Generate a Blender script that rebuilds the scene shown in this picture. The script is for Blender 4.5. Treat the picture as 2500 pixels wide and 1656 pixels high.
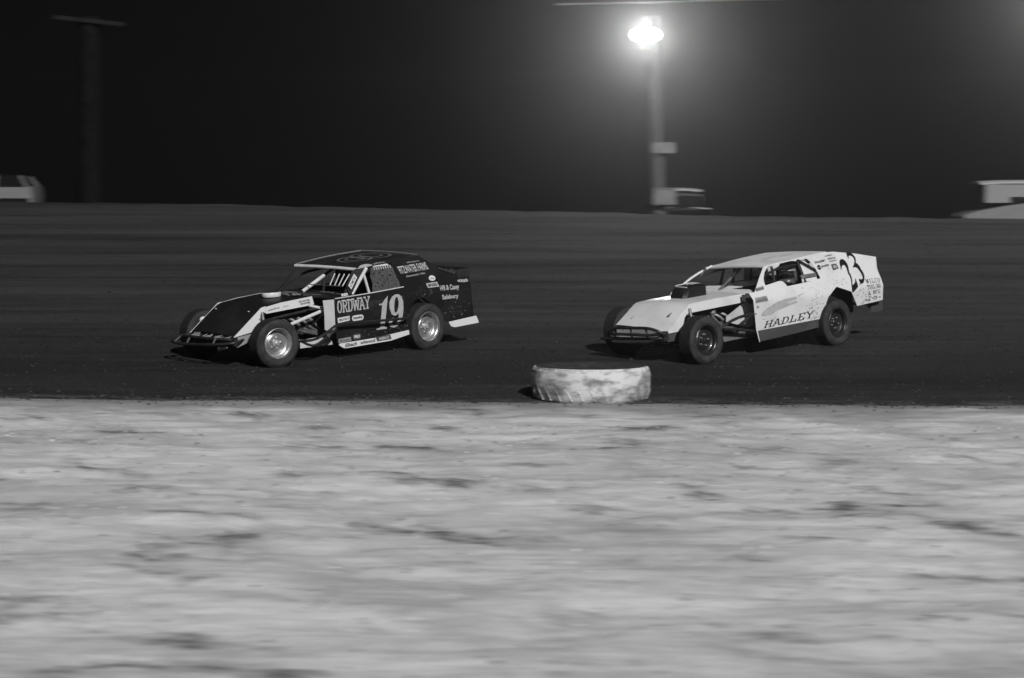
import bpy, bmesh, math, random
from math import sin, cos, tan, pi, radians, atan, atan2, sqrt
from mathutils import Vector, Matrix, noise
from mathutils.geometry import tessellate_polygon

random.seed(7)
for o in list(bpy.data.objects):
    bpy.data.objects.remove(o, do_unlink=True)
scene = bpy.context.scene
COL = scene.collection

# ------------------------------------------------------------------ camera
CAM_Z = 3.14
PITCH = atan((1656 / 2 - 368) / 7040)
cam_data = bpy.data.cameras.new("camera")
cam = bpy.data.objects.new("camera", cam_data)
COL.objects.link(cam)
cam.location = (0, 0, CAM_Z)
cam.rotation_euler = (pi / 2 - PITCH, 0, 0)
cam_data.sensor_fit = 'HORIZONTAL'
cam_data.sensor_width = 36.0
cam_data.lens = 36.0 * 7040 / 2500
cam_data.clip_start = 0.1
cam_data.clip_end = 3000
cam_data.dof.use_dof = True
cam_data.dof.focus_distance = 40.8
cam_data.dof.aperture_fstop = 2.8
cam_data.dof.aperture_ratio = 0.12
scene.camera = cam

# ------------------------------------------------------------------ night sky, floodlight direction, exposure
world = bpy.data.worlds.new("World")
scene.world = world
world.use_nodes = True
bgn = world.node_tree.nodes["Background"]
bgn.inputs[0].default_value = (1, 1, 1, 1)
bgn.inputs[1].default_value = 0.0036

SUN_EL, SUN_AZ = radians(31), radians(20)      # from behind the camera, a little to its right
sun_data = bpy.data.lights.new("sun", 'SUN')
sun_data.energy = 3.2
sun_data.angle = radians(1.2)
sun_data.color = (1, 1, 1)
sun = bpy.data.objects.new("sun", sun_data)
COL.objects.link(sun)
L = Vector((cos(SUN_EL) * sin(SUN_AZ), -cos(SUN_EL) * cos(SUN_AZ), sin(SUN_EL)))
sun.rotation_euler = L.to_track_quat('Z', 'Y').to_euler()
sun.location = (20, -40, 30)

scene.view_settings.view_transform = 'Standard'
scene.view_settings.look = 'None'
scene.view_settings.exposure = 0
scene.view_settings.gamma = 1
scene.view_settings.use_curve_mapping = False
scene.cycles.use_denoising = True
scene.cycles.volume_bounces = 0
scene.cycles.max_bounces = 6
scene.cycles.diffuse_bounces = 3
scene.cycles.glossy_bounces = 3
scene.cycles.sample_clamp_indirect = 3.0

# ------------------------------------------------------------------ materials
def nodes_of(name):
    m = bpy.data.materials.new(name)
    m.use_nodes = True
    nt = m.node_tree
    return m, nt, nt.nodes["Principled BSDF"]

def g3(v):
    return (v, v, v, 1)

def N(nt, t, **kw):
    n = nt.nodes.new(t)
    for k, v in kw.items():
        setattr(n, k, v)
    return n

def noise_fac(nt, scale, detail=4, stretch=(1, 1, 1), lo=.4, hi=.6, rough=.55, coord='Object', turn=0):
    tc = N(nt, 'ShaderNodeTexCoord')
    mp = N(nt, 'ShaderNodeMapping')
    mp.inputs['Scale'].default_value = stretch
    if turn:
        vr = N(nt, 'ShaderNodeVectorRotate', rotation_type='Z_AXIS')
        vr.inputs['Angle'].default_value = radians(turn)
        nt.links.new(tc.outputs[coord], vr.inputs['Vector'])
        nt.links.new(vr.outputs[0], mp.inputs[0])
    else:
        nt.links.new(tc.outputs[coord], mp.inputs[0])
    nz = N(nt, 'ShaderNodeTexNoise')
    nz.inputs['Scale'].default_value = scale
    nz.inputs['Detail'].default_value = detail
    nz.inputs['Roughness'].default_value = rough
    nt.links.new(mp.outputs[0], nz.inputs['Vector'])
    mr = N(nt, 'ShaderNodeMapRange', interpolation_type='SMOOTHSTEP')
    mr.inputs['From Min'].default_value = lo
    mr.inputs['From Max'].default_value = hi
    nt.links.new(nz.outputs[0], mr.inputs['Value'])
    return mr.outputs[0], nz.outputs[0], mp

def mixcol(nt, fac, a, b):
    m = N(nt, 'ShaderNodeMix', data_type='RGBA')
    if hasattr(fac, 'links'):
        nt.links.new(fac, m.inputs['Factor'])
    else:
        m.inputs['Factor'].default_value = fac
    for k, v in (('A', a), ('B', b)):
        s = [i for i in m.inputs if i.name == k and i.type == 'RGBA'][0]
        if hasattr(v, 'links'):
            nt.links.new(v, s)
        else:
            s.default_value = g3(v)
    return [o for o in m.outputs if o.type == 'RGBA'][0]

def paint(name, base, dirt, rough=.3, amount=.6, coat=.5, spec=.5, metallic=0., dents=.0):
    """Painted sheet metal with dust film, mud specks and scuffs."""
    m, nt, p = nodes_of(name)
    film, _, _ = noise_fac(nt, 2.3, 5, lo=.42, hi=.75)
    speck, _, _ = noise_fac(nt, 62, 3, lo=.66, hi=.70)
    speck2, _, _ = noise_fac(nt, 6, 8, lo=.60, hi=.78, stretch=(1, 1, 1.4), rough=.72)
    mu = N(nt, 'ShaderNodeMath', operation='MULTIPLY')
    nt.links.new(film, mu.inputs[0]); mu.inputs[1].default_value = .38 * amount
    c = mixcol(nt, mu.outputs[0], base, dirt)
    m2 = N(nt, 'ShaderNodeMath', operation='MULTIPLY')
    nt.links.new(speck, m2.inputs[0]); m2.inputs[1].default_value = .7 * amount
    c = mixcol(nt, m2.outputs[0], c, dirt)
    m3 = N(nt, 'ShaderNodeMath', operation='MULTIPLY')
    nt.links.new(speck2, m3.inputs[0]); m3.inputs[1].default_value = .5 * amount
    c = mixcol(nt, m3.outputs[0], c, dirt)
    nt.links.new(c, p.inputs['Base Color'])
    p.inputs['Roughness'].default_value = rough
    p.inputs['Metallic'].default_value = metallic
    p.inputs['Specular IOR Level'].default_value = spec
    p.inputs['Coat Weight'].default_value = coat
    p.inputs['Coat Roughness'].default_value = .12
    if dents:
        _, nz, _ = noise_fac(nt, 3.2, 2)
        b = N(nt, 'ShaderNodeBump')
        b.inputs['Strength'].default_value = dents
        b.inputs['Distance'].default_value = .03
        nt.links.new(nz, b.inputs['Height'])
        nt.links.new(b.outputs[0], p.inputs['Normal'])
        nt.links.new(b.outputs[0], p.inputs['Coat Normal'])
    return m

def plain(name, base, rough=.5, metallic=0., spec=.5, vary=.25, scale=14, coat=0.):
    m, nt, p = nodes_of(name)
    f, _, _ = noise_fac(nt, scale, 5, lo=.3, hi=.7)
    c = mixcol(nt, f, base * (1 - vary), min(1, base * (1 + vary)))
    nt.links.new(c, p.inputs['Base Color'])
    p.inputs['Roughness'].default_value = rough
    p.inputs['Metallic'].default_value = metallic
    p.inputs['Specular IOR Level'].default_value = spec
    p.inputs['Coat Weight'].default_value = coat
    return m

M = {}
M['black_paint'] = paint('black_gloss_paint', .014, .05, .22, .7, .8, dents=.35)
M['roof_black'] = paint('roof_black_paint', .030, .10, .3, .8, .5)
M['hood_black'] = paint('hood_black_paint', .012, .05, .5, .7, .08, spec=.3)
M['white19'] = paint('clean_white_paint', .80, .25, .35, .25, .1)
M['white23'] = paint('worn_white_paint', .82, .30, .30, .6, .15, spec=.45, dents=.25)
M['white_matt'] = paint('oxidised_white_roof_paint', .82, .34, .7, .7, 0, spec=.06)
M['white_dirty'] = paint('mud_stained_white', .66, .16, .6, 1.0, 0)
M['white_spotted'] = paint('spotted_white_sheet', .62, .2, .5, .8, 0)
M['alu'] = paint('brushed_aluminium', .50, .15, .38, .8, 0, metallic=.35)
M['wheel_silver'] = plain('wheel_silver', .50, .34, .75, vary=.15)
M['wheel_black'] = plain('wheel_black', .02, .35, .0, vary=.2, coat=.3)
M['steel_bright'] = plain('bright_steel', .65, .25, .7, vary=.1)
M['tyre'] = plain('dusty_tyre_rubber', .042, .85, vary=.35, scale=9, spec=.25)
M['tread'] = plain('tread_rubber', .022, .8, vary=.4, scale=20, spec=.3)
M['tube_black'] = plain('black_tube', .025, .4, vary=.4)
M['tube_grey'] = plain('grey_tube', .12, .45, vary=.3)
M['tube_white'] = plain('white_tube', .72, .4, vary=.1)
M['dark'] = plain('dark_interior', .018, .7, vary=.3)
M['engine'] = plain('engine_metal', .075, .5, .25, vary=.5, scale=8)
M['header'] = plain('header_pipe', .22, .45, .3, vary=.4, scale=8)
M['grey_panel'] = plain('grey_panel', .16, .5, vary=.25, scale=6)
M['skirt_dark'] = paint('dark_plastic_skirt', .06, .16, .6, .9, 0)
M['net'] = plain('webbing_net', .07, .9, vary=.4, scale=30)
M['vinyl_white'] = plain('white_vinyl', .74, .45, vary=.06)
M['vinyl_lgrey'] = plain('light_grey_vinyl', .48, .45, vary=.08)
M['vinyl_grey'] = plain('grey_vinyl', .30, .45, vary=.15, scale=25)
M['vinyl_dgrey'] = plain('dark_grey_vinyl', .09, .4, vary=.3)
M['roof_ring'] = plain('roof_glare_grey', .16, .4, vary=.4, scale=6)  # grey of the roof glare, put into the colour
M['vinyl_smear'] = plain('scuffed_grey_vinyl', .50, .4, vary=.12, scale=10)
M['vinyl_black'] = plain('black_vinyl', .012, .4, vary=.2)
M['mud'] = plain('dried_mud', .20, .95, vary=.5, scale=20, spec=.1)
M['mud_wet'] = plain('dark_mud_spots', .07, .9, vary=.5, scale=20, spec=.2)
M['suit'] = plain('dark_race_suit', .03, .9, vary=.3)
M['glove'] = plain('dark_glove', .05, .9, vary=.3)
M['helmet'] = plain('dark_helmet_shell', .10, .15, vary=.2, coat=.8)
M['visor'] = plain('dark_visor', .01, .06, vary=.0, coat=1)
M['wood_pole'] = plain('weathered_pole', .075, .9, vary=.3, scale=5)
M['wood_dark'] = plain('dark_creosote_pole', .007, .95, vary=.3, scale=5, spec=.1)
M['arm_dark'] = plain('dark_crossarm', .018, .9, vary=.3, scale=5, spec=.1)
M['sign_grey'] = plain('faded_sign_board', .19, .7, vary=.15, scale=5)
M['cable'] = plain('cable_sheath', .65, .6, vary=.1)
M['metal_dark'] = plain('dark_lamp_housing', .05, .5, vary=.2)
M['car_dark'] = plain('dark_car_paint', .010, .2, vary=.1, coat=.6)
M['car_pale'] = plain('pale_car_paint', .20, .35, vary=.1, coat=.3)
M['car_white'] = plain('white_car_roof', .55, .35, vary=.1, coat=.3)
M['car_glass'] = plain('car_glass', .012, .08, vary=.1)
M['car_glass_grey'] = plain('grey_reflection_glass', .085, .3, vary=.1)  # grey window reflection put into the glass colour
M['lens'] = plain('headlight_lens', .3, .15, vary=.1)

def emission(name, s):
    m, nt, p = nodes_of(name)
    p.inputs['Base Color'].default_value = g3(.8)
    p.inputs['Emission Color'].default_value = g3(1)
    p.inputs['Emission Strength'].default_value = s
    return m
M['lamp_lens'] = emission('lit_lamp_lens', 9)

# ------------------------------------------------------------------ object helpers
def tag(o, label=None, cat=None, group=None, kind=None):
    if label: o['label'] = label
    if cat: o['category'] = cat
    if group: o['group'] = group
    if kind: o['kind'] = kind
    return o

def empty(name, loc=(0, 0, 0), parent=None, mat=None):
    o = bpy.data.objects.new(name, None)
    o.empty_display_size = .2
    COL.objects.link(o)
    if parent: o.parent = parent
    if mat is not None: o.matrix_local = mat
    else: o.location = loc
    return o

class MB:
    """Collects shapes into one mesh."""
    def __init__(s):
        s.v, s.f, s.sm = [], [], []
    def add(s, verts, faces, smooth=False):
        b = len(s.v)
        s.v += [tuple(v) for v in verts]
        s.f += [tuple(i + b for i in f) for f in faces]
        s.sm += [smooth] * len(faces)
        return s
    def box(s, c, d, mat=None, taper=1.0):
        x, y, z = (q / 2 for q in d)
        vs = [Vector((sx * x * (taper if sz > 0 else 1), sy * y * (taper if sz > 0 else 1), sz * z)) for sx in (-1, 1) for sy in (-1, 1) for sz in (-1, 1)]
        if mat is not None: vs = [mat @ v for v in vs]
        vs = [v + Vector(c) for v in vs]
        return s.add(vs, [(0, 1, 3, 2), (4, 6, 7, 5), (0, 4, 5, 1), (2, 3, 7, 6), (0, 2, 6, 4), (1, 5, 7, 3)])
    def tube(s, pts, r, n=8, smooth_iter=0, closed=False):
        P = [Vector(p) for p in pts]
        for _ in range(smooth_iter):
            Q = [P[0]]
            for a, b in zip(P, P[1:]):
                Q += [a * .75 + b * .25, a * .25 + b * .75]
            Q.append(P[-1]); P = Q
        rs = r if isinstance(r, (list, tuple)) else [r] * len(P)
        if len(rs) != len(P):
            rs = [rs[0] + (rs[-1] - rs[0]) * i / (len(P) - 1) for i in range(len(P))]
        m = len(P)
        up = Vector((0, 0, 1))
        vs = []
        prev = None
        for i, p in enumerate(P):
            if closed: t = P[(i + 1) % m] - P[i - 1]
            else: t = P[min(i + 1, m - 1)] - P[max(i - 1, 0)]
            t.normalize()
            if prev is None:
                u = t.cross(up)
                if u.length < .1: u = t.cross(Vector((1, 0, 0)))
            else:
                u = prev - t * prev.dot(t)
            u.normalize(); prev = u
            w = t.cross(u)
            for k in range(n):
                a = 2 * pi * k / n
                vs.append(p + (u * cos(a) + w * sin(a)) * rs[i])
        fs = []
        for i in range(m if closed else m - 1):
            j = (i + 1) % m
            for k in range(n):
                l = (k + 1) % n
                fs.append((i * n + k, i * n + l, j * n + l, j * n + k))
        s.add(vs, fs, True)
        if not closed:
            b = len(s.v) - len(vs)
            s.f.append(tuple(b + k for k in range(n))); s.sm.append(False)
            s.f.append(tuple(b + (m - 1) * n + k for k in reversed(range(n)))); s.sm.append(False)
        return s
    def lathe(s, prof, n=32, mat=None, closed=False, smooth=True):
        """prof: (radius, axial) pairs revolved about local Y."""
        vs = []
        for (r, a) in prof:
            for k in range(n):
                t = 2 * pi * k / n
                v = Vector((r * cos(t), a, r * sin(t)))
                vs.append(mat @ v if mat is not None else v)
        fs = []
        m = len(prof)
        for i in range(m if closed else m - 1):
            j = (i + 1) % m
            for k in range(n):
                l = (k + 1) % n
                fs.append((i * n + k, i * n + l, j * n + l, j * n + k))
        return s.add(vs, fs, smooth)
    def sheet(s, rows, t=.003, smooth=True, nrm=None):
        """Closed thin sheet from a grid of points."""
        R, Cn = len(rows), len(rows[0])
        P = [[Vector(p) for p in r] for r in rows]
        front, back = [], []
        for i in range(R):
            for j in range(Cn):
                if nrm is not None: nn = Vector(nrm)
                else:
                    a = P[min(i + 1, R - 1)][j] - P[max(i - 1, 0)][j]
                    b = P[i][min(j + 1, Cn - 1)] - P[i][max(j - 1, 0)]
                    nn = a.cross(b)
                if nn.length < 1e-9: nn = Vector((0, 0, 1))
                nn.normalize()
                front.append(P[i][j] + nn * t / 2); back.append(P[i][j] - nn * t / 2)
        f1 = []
        for i in range(R - 1):
            for j in range(Cn - 1):
                f1.append((i * Cn + j, (i + 1) * Cn + j, (i + 1) * Cn + j + 1, i * Cn + j + 1))
        s.add(front, f1, smooth)
        s.add(back, [tuple(reversed(f)) for f in f1], smooth)
        rim = [(0, j) for j in range(Cn)] + [(i, Cn - 1) for i in range(1, R)] + [(R - 1, j) for j in range(Cn - 2, -1, -1)] + [(i, 0) for i in range(R - 2, 0, -1)]
        m = len(rim)
        vs = [front[i * Cn + j] for i, j in rim] + [back[i * Cn + j] for i, j in rim]
        return s.add(vs, [(k, (k + 1) % m, m + (k + 1) % m, m + k) for k in range(m)], False)
    def plate(s, poly, fn, nrm, t=.004, holes=()):
        """Flat plate: 2D polygon (with holes) mapped by fn to 3D, thickness along nrm."""
        loops = [list(poly)] + [list(h) for h in holes]
        flat = [p for l in loops for p in l]
        tris = tessellate_polygon([[Vector((p[0], p[1], 0)) for p in l] for l in loops])
        nn = Vector(nrm).normalized()
        A = [Vector(fn(*p)) + nn * t / 2 for p in flat]
        B = [Vector(fn(*p)) - nn * t / 2 for p in flat]
        s.add(A, [tuple(x) for x in tris])
        s.add(B, [tuple(reversed(x)) for x in tris])
        b = 0
        for l in loops:
            m = len(l)
            s.add(A[b:b + m] + B[b:b + m], [(k, (k + 1) % m, m + (k + 1) % m, m + k) for k in range(m)])
            b += m
        return s
    def build(s, name, mat, parent=None, loc=None, fix=True):
        me = bpy.data.meshes.new(name)
        me.from_pydata(s.v, [], s.f)
        me.polygons.foreach_set('use_smooth', s.sm)
        if fix:
            bm = bmesh.new(); bm.from_mesh(me)
            bmesh.ops.remove_doubles(bm, verts=bm.verts, dist=1e-5)
            bmesh.ops.recalc_face_normals(bm, faces=bm.faces)
            bm.to_mesh(me); bm.free()
        if fix: me.set_sharp_from_angle(angle=radians(38))
        me.materials.append(mat)
        o = bpy.data.objects.new(name, me)
        COL.objects.link(o)
        if parent: o.parent = parent
        if loc is not None: o.location = loc
        return o

# ------------------------------------------------------------------ lettering
_cache = {}
def norm2d(vs):
    x0 = min(v[0] for v in vs); x1 = max(v[0] for v in vs)
    y0 = min(v[1] for v in vs); y1 = max(v[1] for v in vs)
    return [((v[0] - x0) / (x1 - x0), (v[1] - y0) / (y1 - y0)) for v in vs]

def sans(text, bold=.02, shear=0., space=1.):
    key = (text, bold, shear, space)
    if key not in _cache:
        cu = bpy.data.curves.new('lettering', 'FONT')
        cu.body = text; cu.offset = bold; cu.shear = shear; cu.space_character = space
        cu.resolution_u = 3
        o = bpy.data.objects.new('lettering', cu)
        COL.objects.link(o)
        me = bpy.data.meshes.new_from_object(o)
        vs = [(v.co.x, v.co.y) for v in me.vertices]
        fs = [tuple(p.vertices) for p in me.polygons]
        bpy.data.objects.remove(o); bpy.data.curves.remove(cu); bpy.data.meshes.remove(me)
        _cache[key] = (norm2d(vs), fs, [0.] * len(vs))
    return _cache[key]

def arc(cx, cy, rx, ry, a0, a1, n=10):
    return [(cx + rx * cos(radians(a0 + (a1 - a0) * i / n)), cy + ry * sin(radians(a0 + (a1 - a0) * i / n))) for i in range(n + 1)]

GL = {   # strokes (poly-lines) and slab positions of a slab-serif alphabet, in a unit cell
 'A': ([[(.08, 0), (.47, 1)], [(.47, 1), (.92, 0)], [(.24, .34), (.77, .34)]], [(.08, 0), (.92, 0), (.42, 1)]),
 'C': ([arc(.52, .5, .40, .5, 40, 320, 14)], []),
 'D': ([[(.2, 0), (.2, 1)], [(.2, 1), (.5, 1)] + arc(.5, .5, .38, .5, 90, -90, 8) + [(.2, 0)]], [(.14, 0), (.14, 1)]),
 'E': ([[(.2, 0), (.2, 1)], [(.2, 1), (.85, 1), (.85, .8)], [(.2, .5), (.62, .5)], [(.2, 0), (.88, 0), (.88, .22)]], [(.14, 0), (.14, 1)]),
 'F': ([[(.2, 0), (.2, 1)], [(.2, 1), (.85, 1), (.85, .8)], [(.2, .5), (.62, .5)]], [(.2, 0), (.14, 1)]),
 'G': ([arc(.52, .5, .40, .5, 40, 350, 14) + [(.60, .42)]], []),
 'H': ([[(.18, 0), (.18, 1)], [(.82, 0), (.82, 1)], [(.18, .5), (.82, .5)]], [(.18, 0), (.18, 1), (.82, 0), (.82, 1)]),
 'I': ([[(.5, 0), (.5, 1)]], [(.5, 0), (.5, 1)]),
 'L': ([[(.25, 0), (.25, 1)], [(.25, 0), (.88, 0), (.88, .28)]], [(.25, 1), (.18, 0)]),
 'M': ([[(.14, 0), (.14, 1)], [(.14, 1), (.5, .3), (.86, 1)], [(.86, 1), (.86, 0)]], [(.14, 0), (.86, 0), (.10, 1), (.9, 1)]),
 'N': ([[(.16, 0), (.16, 1)], [(.16, 1), (.84, 0)], [(.84, 0), (.84, 1)]], [(.16, 0), (.12, 1), (.84, 1)]),
 'O': ([arc(.5, .5, .37, .5, 0, 360, 18)], []),
 'R': ([[(.2, 0), (.2, 1)], [(.2, 1), (.55, 1)] + arc(.55, .76, .27, .24, 90, -90, 6) + [(.2, .5)], [(.5, .5), (.86, 0)]], [(.18, 0), (.14, 1), (.88, 0)]),
 'T': ([[(.5, 0), (.5, 1)], [(.08, .76), (.08, 1), (.92, 1), (.92, .76)]], [(.5, 0)]),
 'W': ([[(.04, 1), (.26, 0)], [(.26, 0), (.5, .8)], [(.5, .8), (.74, 0)], [(.74, 0), (.96, 1)]], [(.04, 1), (.96, 1), (.5, .82)]),
 'Y': ([[(.08, 1), (.5, .48)], [(.5, .48), (.92, 1)], [(.5, .48), (.5, 0)]], [(.08, 1), (.92, 1), (.5, 0)]),
 '&': ([arc(.45, .78, .2, .2, -60, 240, 8) + [(.88, .02)], arc(.42, .26, .30, .27, 130, 370, 10)], []),
 ' ': ([], []),
}
def slab(text, w=.16, wh=.10, sl=.17, adv=1.08, shear=0., widths=None):
    """Slab-serif lettering from ribbons: w = stem width, wh = width of level strokes, sl = half length of a slab."""
    vs, fs, zz = [], [], []
    step = 0
    x = 0
    for ch in text:
        k = (widths or {}).get(ch, 1.0)
        strokes, slabs = GL[ch]
        rib = [list(s) for s in strokes] + [[(cx - sl, cy), (cx + sl, cy)] for cx, cy in slabs]
        for ri, pl in enumerate(rib):
            isslab = ri >= len(strokes)
            for a, b in zip(pl, pl[1:]):
                dx, dy = (b[0] - a[0]) * k, b[1] - a[1]
                ln = sqrt(dx * dx + dy * dy)
                if ln < 1e-6: continue
                lev = abs(dx) / ln
                hw = (w * (1 - lev) + wh * lev) / 2
                ux, uy = dx / ln, dy / ln
                ex = 0 if isslab else hw * .5
                q = []
                for (px, py, sgn, e) in ((a[0] * k, a[1], 1, -ex), (b[0] * k, b[1], 1, ex), (b[0] * k, b[1], -1, ex), (a[0] * k, a[1], -1, -ex)):
                    qx = px + ux * e - uy * hw * sgn
                    qy = py + uy * e + ux * hw * sgn
                    qy = max(-.05, min(1.05, qy))
                    q.append((x + qx + shear * qy, qy))
                n0 = len(vs)
                vs += q; zz += [step * .00012] * 4
                fs.append((n0 + 3, n0 + 2, n0 + 1, n0))
                step = (step + 1) % 7
        x += adv * k
    return norm2d(vs), fs, zz

def bil(c, u, v):
    a = Vector(c[0]).lerp(Vector(c[1]), u); b = Vector(c[3]).lerp(Vector(c[2]), u)
    return a.lerp(b, v)

# ------------------------------------------------------------------ terrain: pale infield, dark banked clay track, shoulder, land falling away behind
TB, TZ = 0.0592, 0.24
def track_z(y): return TZ + (y - 40) * TB
def edge_y(x): return 35.9 - .0517 * x + .10 * noise.noise(Vector((x * .55, 3.1, 0))) + .05 * noise.noise(Vector((x * 2.3, 8.1, 0)))
CREST = [(-60, 71.5), (-12.15, 68.5), (-7.22, 67.88), (-1.82, 66.19), (1.4, 65.6), (4.98, 64.35), (7.74, 64.1), (11.3, 63.69), (60, 60.5)]
def pw(pts):
    P = sorted(pts)
    def f(x):
        if x <= P[0][0]: return P[0][1]
        for a, b in zip(P, P[1:]):
            if x <= b[0]:
                return a[1] + (b[1] - a[1]) * (x - a[0]) / (b[0] - a[0]) if b[0] > a[0] else b[1]
        return P[-1][1]
    return f
crest_y = pw(CREST)
INF_TILT = .022
def infield_z(x, y):
    e = edge_y(x)
    d = e - y
    z = track_z(e) - INF_TILT * max(0, d)
    fade = min(1, max(0, d) / .6)
    p = Vector((x * .45, y * .8, 0))
    z += fade * (.05 * noise.noise(p) + .034 * noise.noise(p * 2.7) + .020 * noise.noise(p * 7.1) + .012 * noise.noise(p * 16))
    return z + .012 * min(1, max(0, d) / .25)
def gridmesh(name, xs, ys_of, zf, mat):
    vs, fs = [], []
    n = len(ys_of(xs[0]))
    for x in xs:
        for y in ys_of(x):
            vs.append((x, y, zf(x, y)))
    for i in range(len(xs) - 1):
        for j in range(n - 1):
            a = i * n + j
            fs.append((a, a + n, a + n + 1, a + 1))
    me = bpy.data.meshes.new(name); me.from_pydata(vs, [], fs)
    me.polygons.foreach_set('use_smooth', [True] * len(fs))
    me.materials.append(mat)
    o = bpy.data.objects.new(name, me); COL.objects.link(o)
    return o
def lin(a, b, n): return [a + (b - a) * i / (n - 1) for i in range(n)]

# infield: pale dry dust with scuffed darker soil
m, nt, p = nodes_of('pale_dry_infield_dirt')
big, _, _ = noise_fac(nt, .60, 6, stretch=(.35, 1, 1), lo=.46, hi=.64, rough=.6, turn=58)
mid, _, _ = noise_fac(nt, 1.5, 7, stretch=(.5, 1, 1), lo=.50, hi=.66, rough=.66, turn=35)
fine, fraw, _ = noise_fac(nt, 7, 8, stretch=(.4, 1, 1), lo=.46, hi=.64, rough=.75)
drag, _, _ = noise_fac(nt, 4, 6, stretch=(.10, 1, 1), lo=.42, hi=.62, rough=.65)
dark, _, _ = noise_fac(nt, .95, 8, stretch=(.75, 1.1, 1), lo=.53, hi=.71, rough=.62, turn=30)
pale, _, _ = noise_fac(nt, .6, 5, stretch=(.35, 1, 1), lo=.45, hi=.58, turn=20)
c = mixcol(nt, pale, 0.85, 0.96)
for f_, k_, col_ in ((fine, .26, .34), (drag, .28, .36), (mid, .32, .28), (big, .26, .26), (dark, .92, .07)):
    mu = N(nt, 'ShaderNodeMath', operation='MULTIPLY'); nt.links.new(f_, mu.inputs[0]); mu.inputs[1].default_value = k_
    c = mixcol(nt, mu.outputs[0], c, col_)
# darker damp strip along the track edge
sx = N(nt, 'ShaderNodeAttribute', attribute_name='edge')
c = mixcol(nt, sx.outputs['Fac'], c, .22)
nt.links.new(c, p.inputs['Base Color'])
p.inputs['Roughness'].default_value = .95
p.inputs['Specular IOR Level'].default_value = .1
b = N(nt, 'ShaderNodeBump'); b.inputs['Strength'].default_value = .5; b.inputs['Distance'].default_value = .03
nt.links.new(fraw, b.inputs['Height']); nt.links.new(b.outputs[0], p.inputs['Normal'])
M['infield'] = m
xs = [-60, -35, -20, -14] + lin(-9, 9, 190) + [14, 20, 35, 60]
def inf_ys(x):
    e = edge_y(x)
    return [-30, -5, 6] + [12 + (e - 12) * (1 - (1 - t) ** 1.35) for t in lin(0, 1, 170)]
infield = gridmesh('infield', xs, inf_ys, infield_z, M['infield'])
tag(infield, 'pale dry dirt infield with darker scuffed patches', kind='structure')
me = infield.data
at = me.attributes.new('edge', 'FLOAT', 'POINT')
for v in me.vertices:
    d = edge_y(v.co.x) - v.co.y
    n_ = noise.noise(Vector((v.co.x * .8, v.co.y * 2.5, 5)))
    at.data[v.index].value = max(0, min(1, 1.25 - d / (1.5 + 1.1 * n_))) * .85

def lumps(name, n, place, size, mat, label, seed):
    r = random.Random(seed); mb = MB()
    for _ in range(n):
        x, y, z = place(r)
        s_ = r.uniform(*size) * (1.4 if r.random() < .05 else 1)
        ph = [r.uniform(.65, 1.2) for _ in range(11)]
        vs = [(x, y, z + s_ * .75 * ph[0])]
        for k in range(5):
            a = 2 * pi * k / 5 + ph[1]
            vs.append((x + s_ * cos(a) * ph[k + 1], y + s_ * sin(a) * ph[k + 1], z + s_ * .35))
        for k in range(5):
            a = 2 * pi * (k + .5) / 5 + ph[1]
            vs.append((x + 1.15 * s_ * cos(a) * ph[k + 6], y + 1.15 * s_ * sin(a) * ph[k + 6], z - s_ * .3))
        fs = [(0, 1 + k, 1 + (k + 1) % 5) for k in range(5)]
        for k in range(5):
            fs += [(1 + k, 6 + k, 1 + (k + 1) % 5), (6 + k, 6 + (k + 1) % 5, 1 + (k + 1) % 5)]
        mb.add(vs, fs)
    o = mb.build(name, mat, fix=False)
    return tag(o, label, kind='stuff')
M['clod'] = plain('dry_dirt_clod', .42, .95, vary=.6, scale=3, spec=.1)
M['clod_dark'] = plain('dark_clay_crumb', .07, .95, vary=.5, scale=3, spec=.1)
def on_infield(r):
    y = 13 + 20.5 * r.random() ** .8
    x = r.uniform(-.20, .20) * y
    return x, y, infield_z(x, y)
lumps('dirt_clods', 1800, on_infield, (.010, .028), M['clod'], 'loose dirt clods scattered over the pale infield', 3)
def on_edge(r):
    x = r.uniform(-7.5, 7.5); y = edge_y(x) + r.gauss(-.05, .30)
    return x, y, (infield_z(x, y) if y < edge_y(x) else track_z(y))
lumps('clay_crumbs', 700, on_edge, (.008, .022), M['clod_dark'], 'dark clay crumbs along the edge of the track', 4)

# track: dark damp clay with lines dragged along it
m, nt, p = nodes_of('dark_damp_clay')
band, _, _ = noise_fac(nt, .55, 6, stretch=(.10, 1, 1), lo=.36, hi=.64, rough=.65)
strk, sraw, _ = noise_fac(nt, 3.2, 6, stretch=(.06, 1, 1), lo=.45, hi=.68, rough=.65)
clod, craw, _ = noise_fac(nt, 6, 7, stretch=(.35, 1, 1), lo=.52, hi=.70, rough=.72)
grain, graw, _ = noise_fac(nt, 38, 5, stretch=(.5, 1, 1), lo=.38, hi=.66, rough=.7)
c = mixcol(nt, band, 0.028, 0.048)
for f_, k_, col_ in ((strk, .6, 0.048 * 1.9), (clod, .6, 0.048 * 1.9), (grain, .7, 0.028 * .4)):
    mu = N(nt, 'ShaderNodeMath', operation='MULTIPLY'); nt.links.new(f_, mu.inputs[0]); mu.inputs[1].default_value = k_
    c = mixcol(nt, mu.outputs[0], c, col_)
at_ = N(nt, 'ShaderNodeAttribute', attribute_name='dry')
bn, _, _ = noise_fac(nt, .7, 7, stretch=(.12, 1, 1), lo=.36, hi=.70, rough=.68)
mu = N(nt, 'ShaderNodeMath', operation='MULTIPLY'); nt.links.new(at_.outputs['Fac'], mu.inputs[0]); nt.links.new(bn, mu.inputs[1])
c = mixcol(nt, mu.outputs[0], c, 0.048 * 1.7)          # drier streaks up the banking
at_ = N(nt, 'ShaderNodeAttribute', attribute_name='groove')
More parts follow.
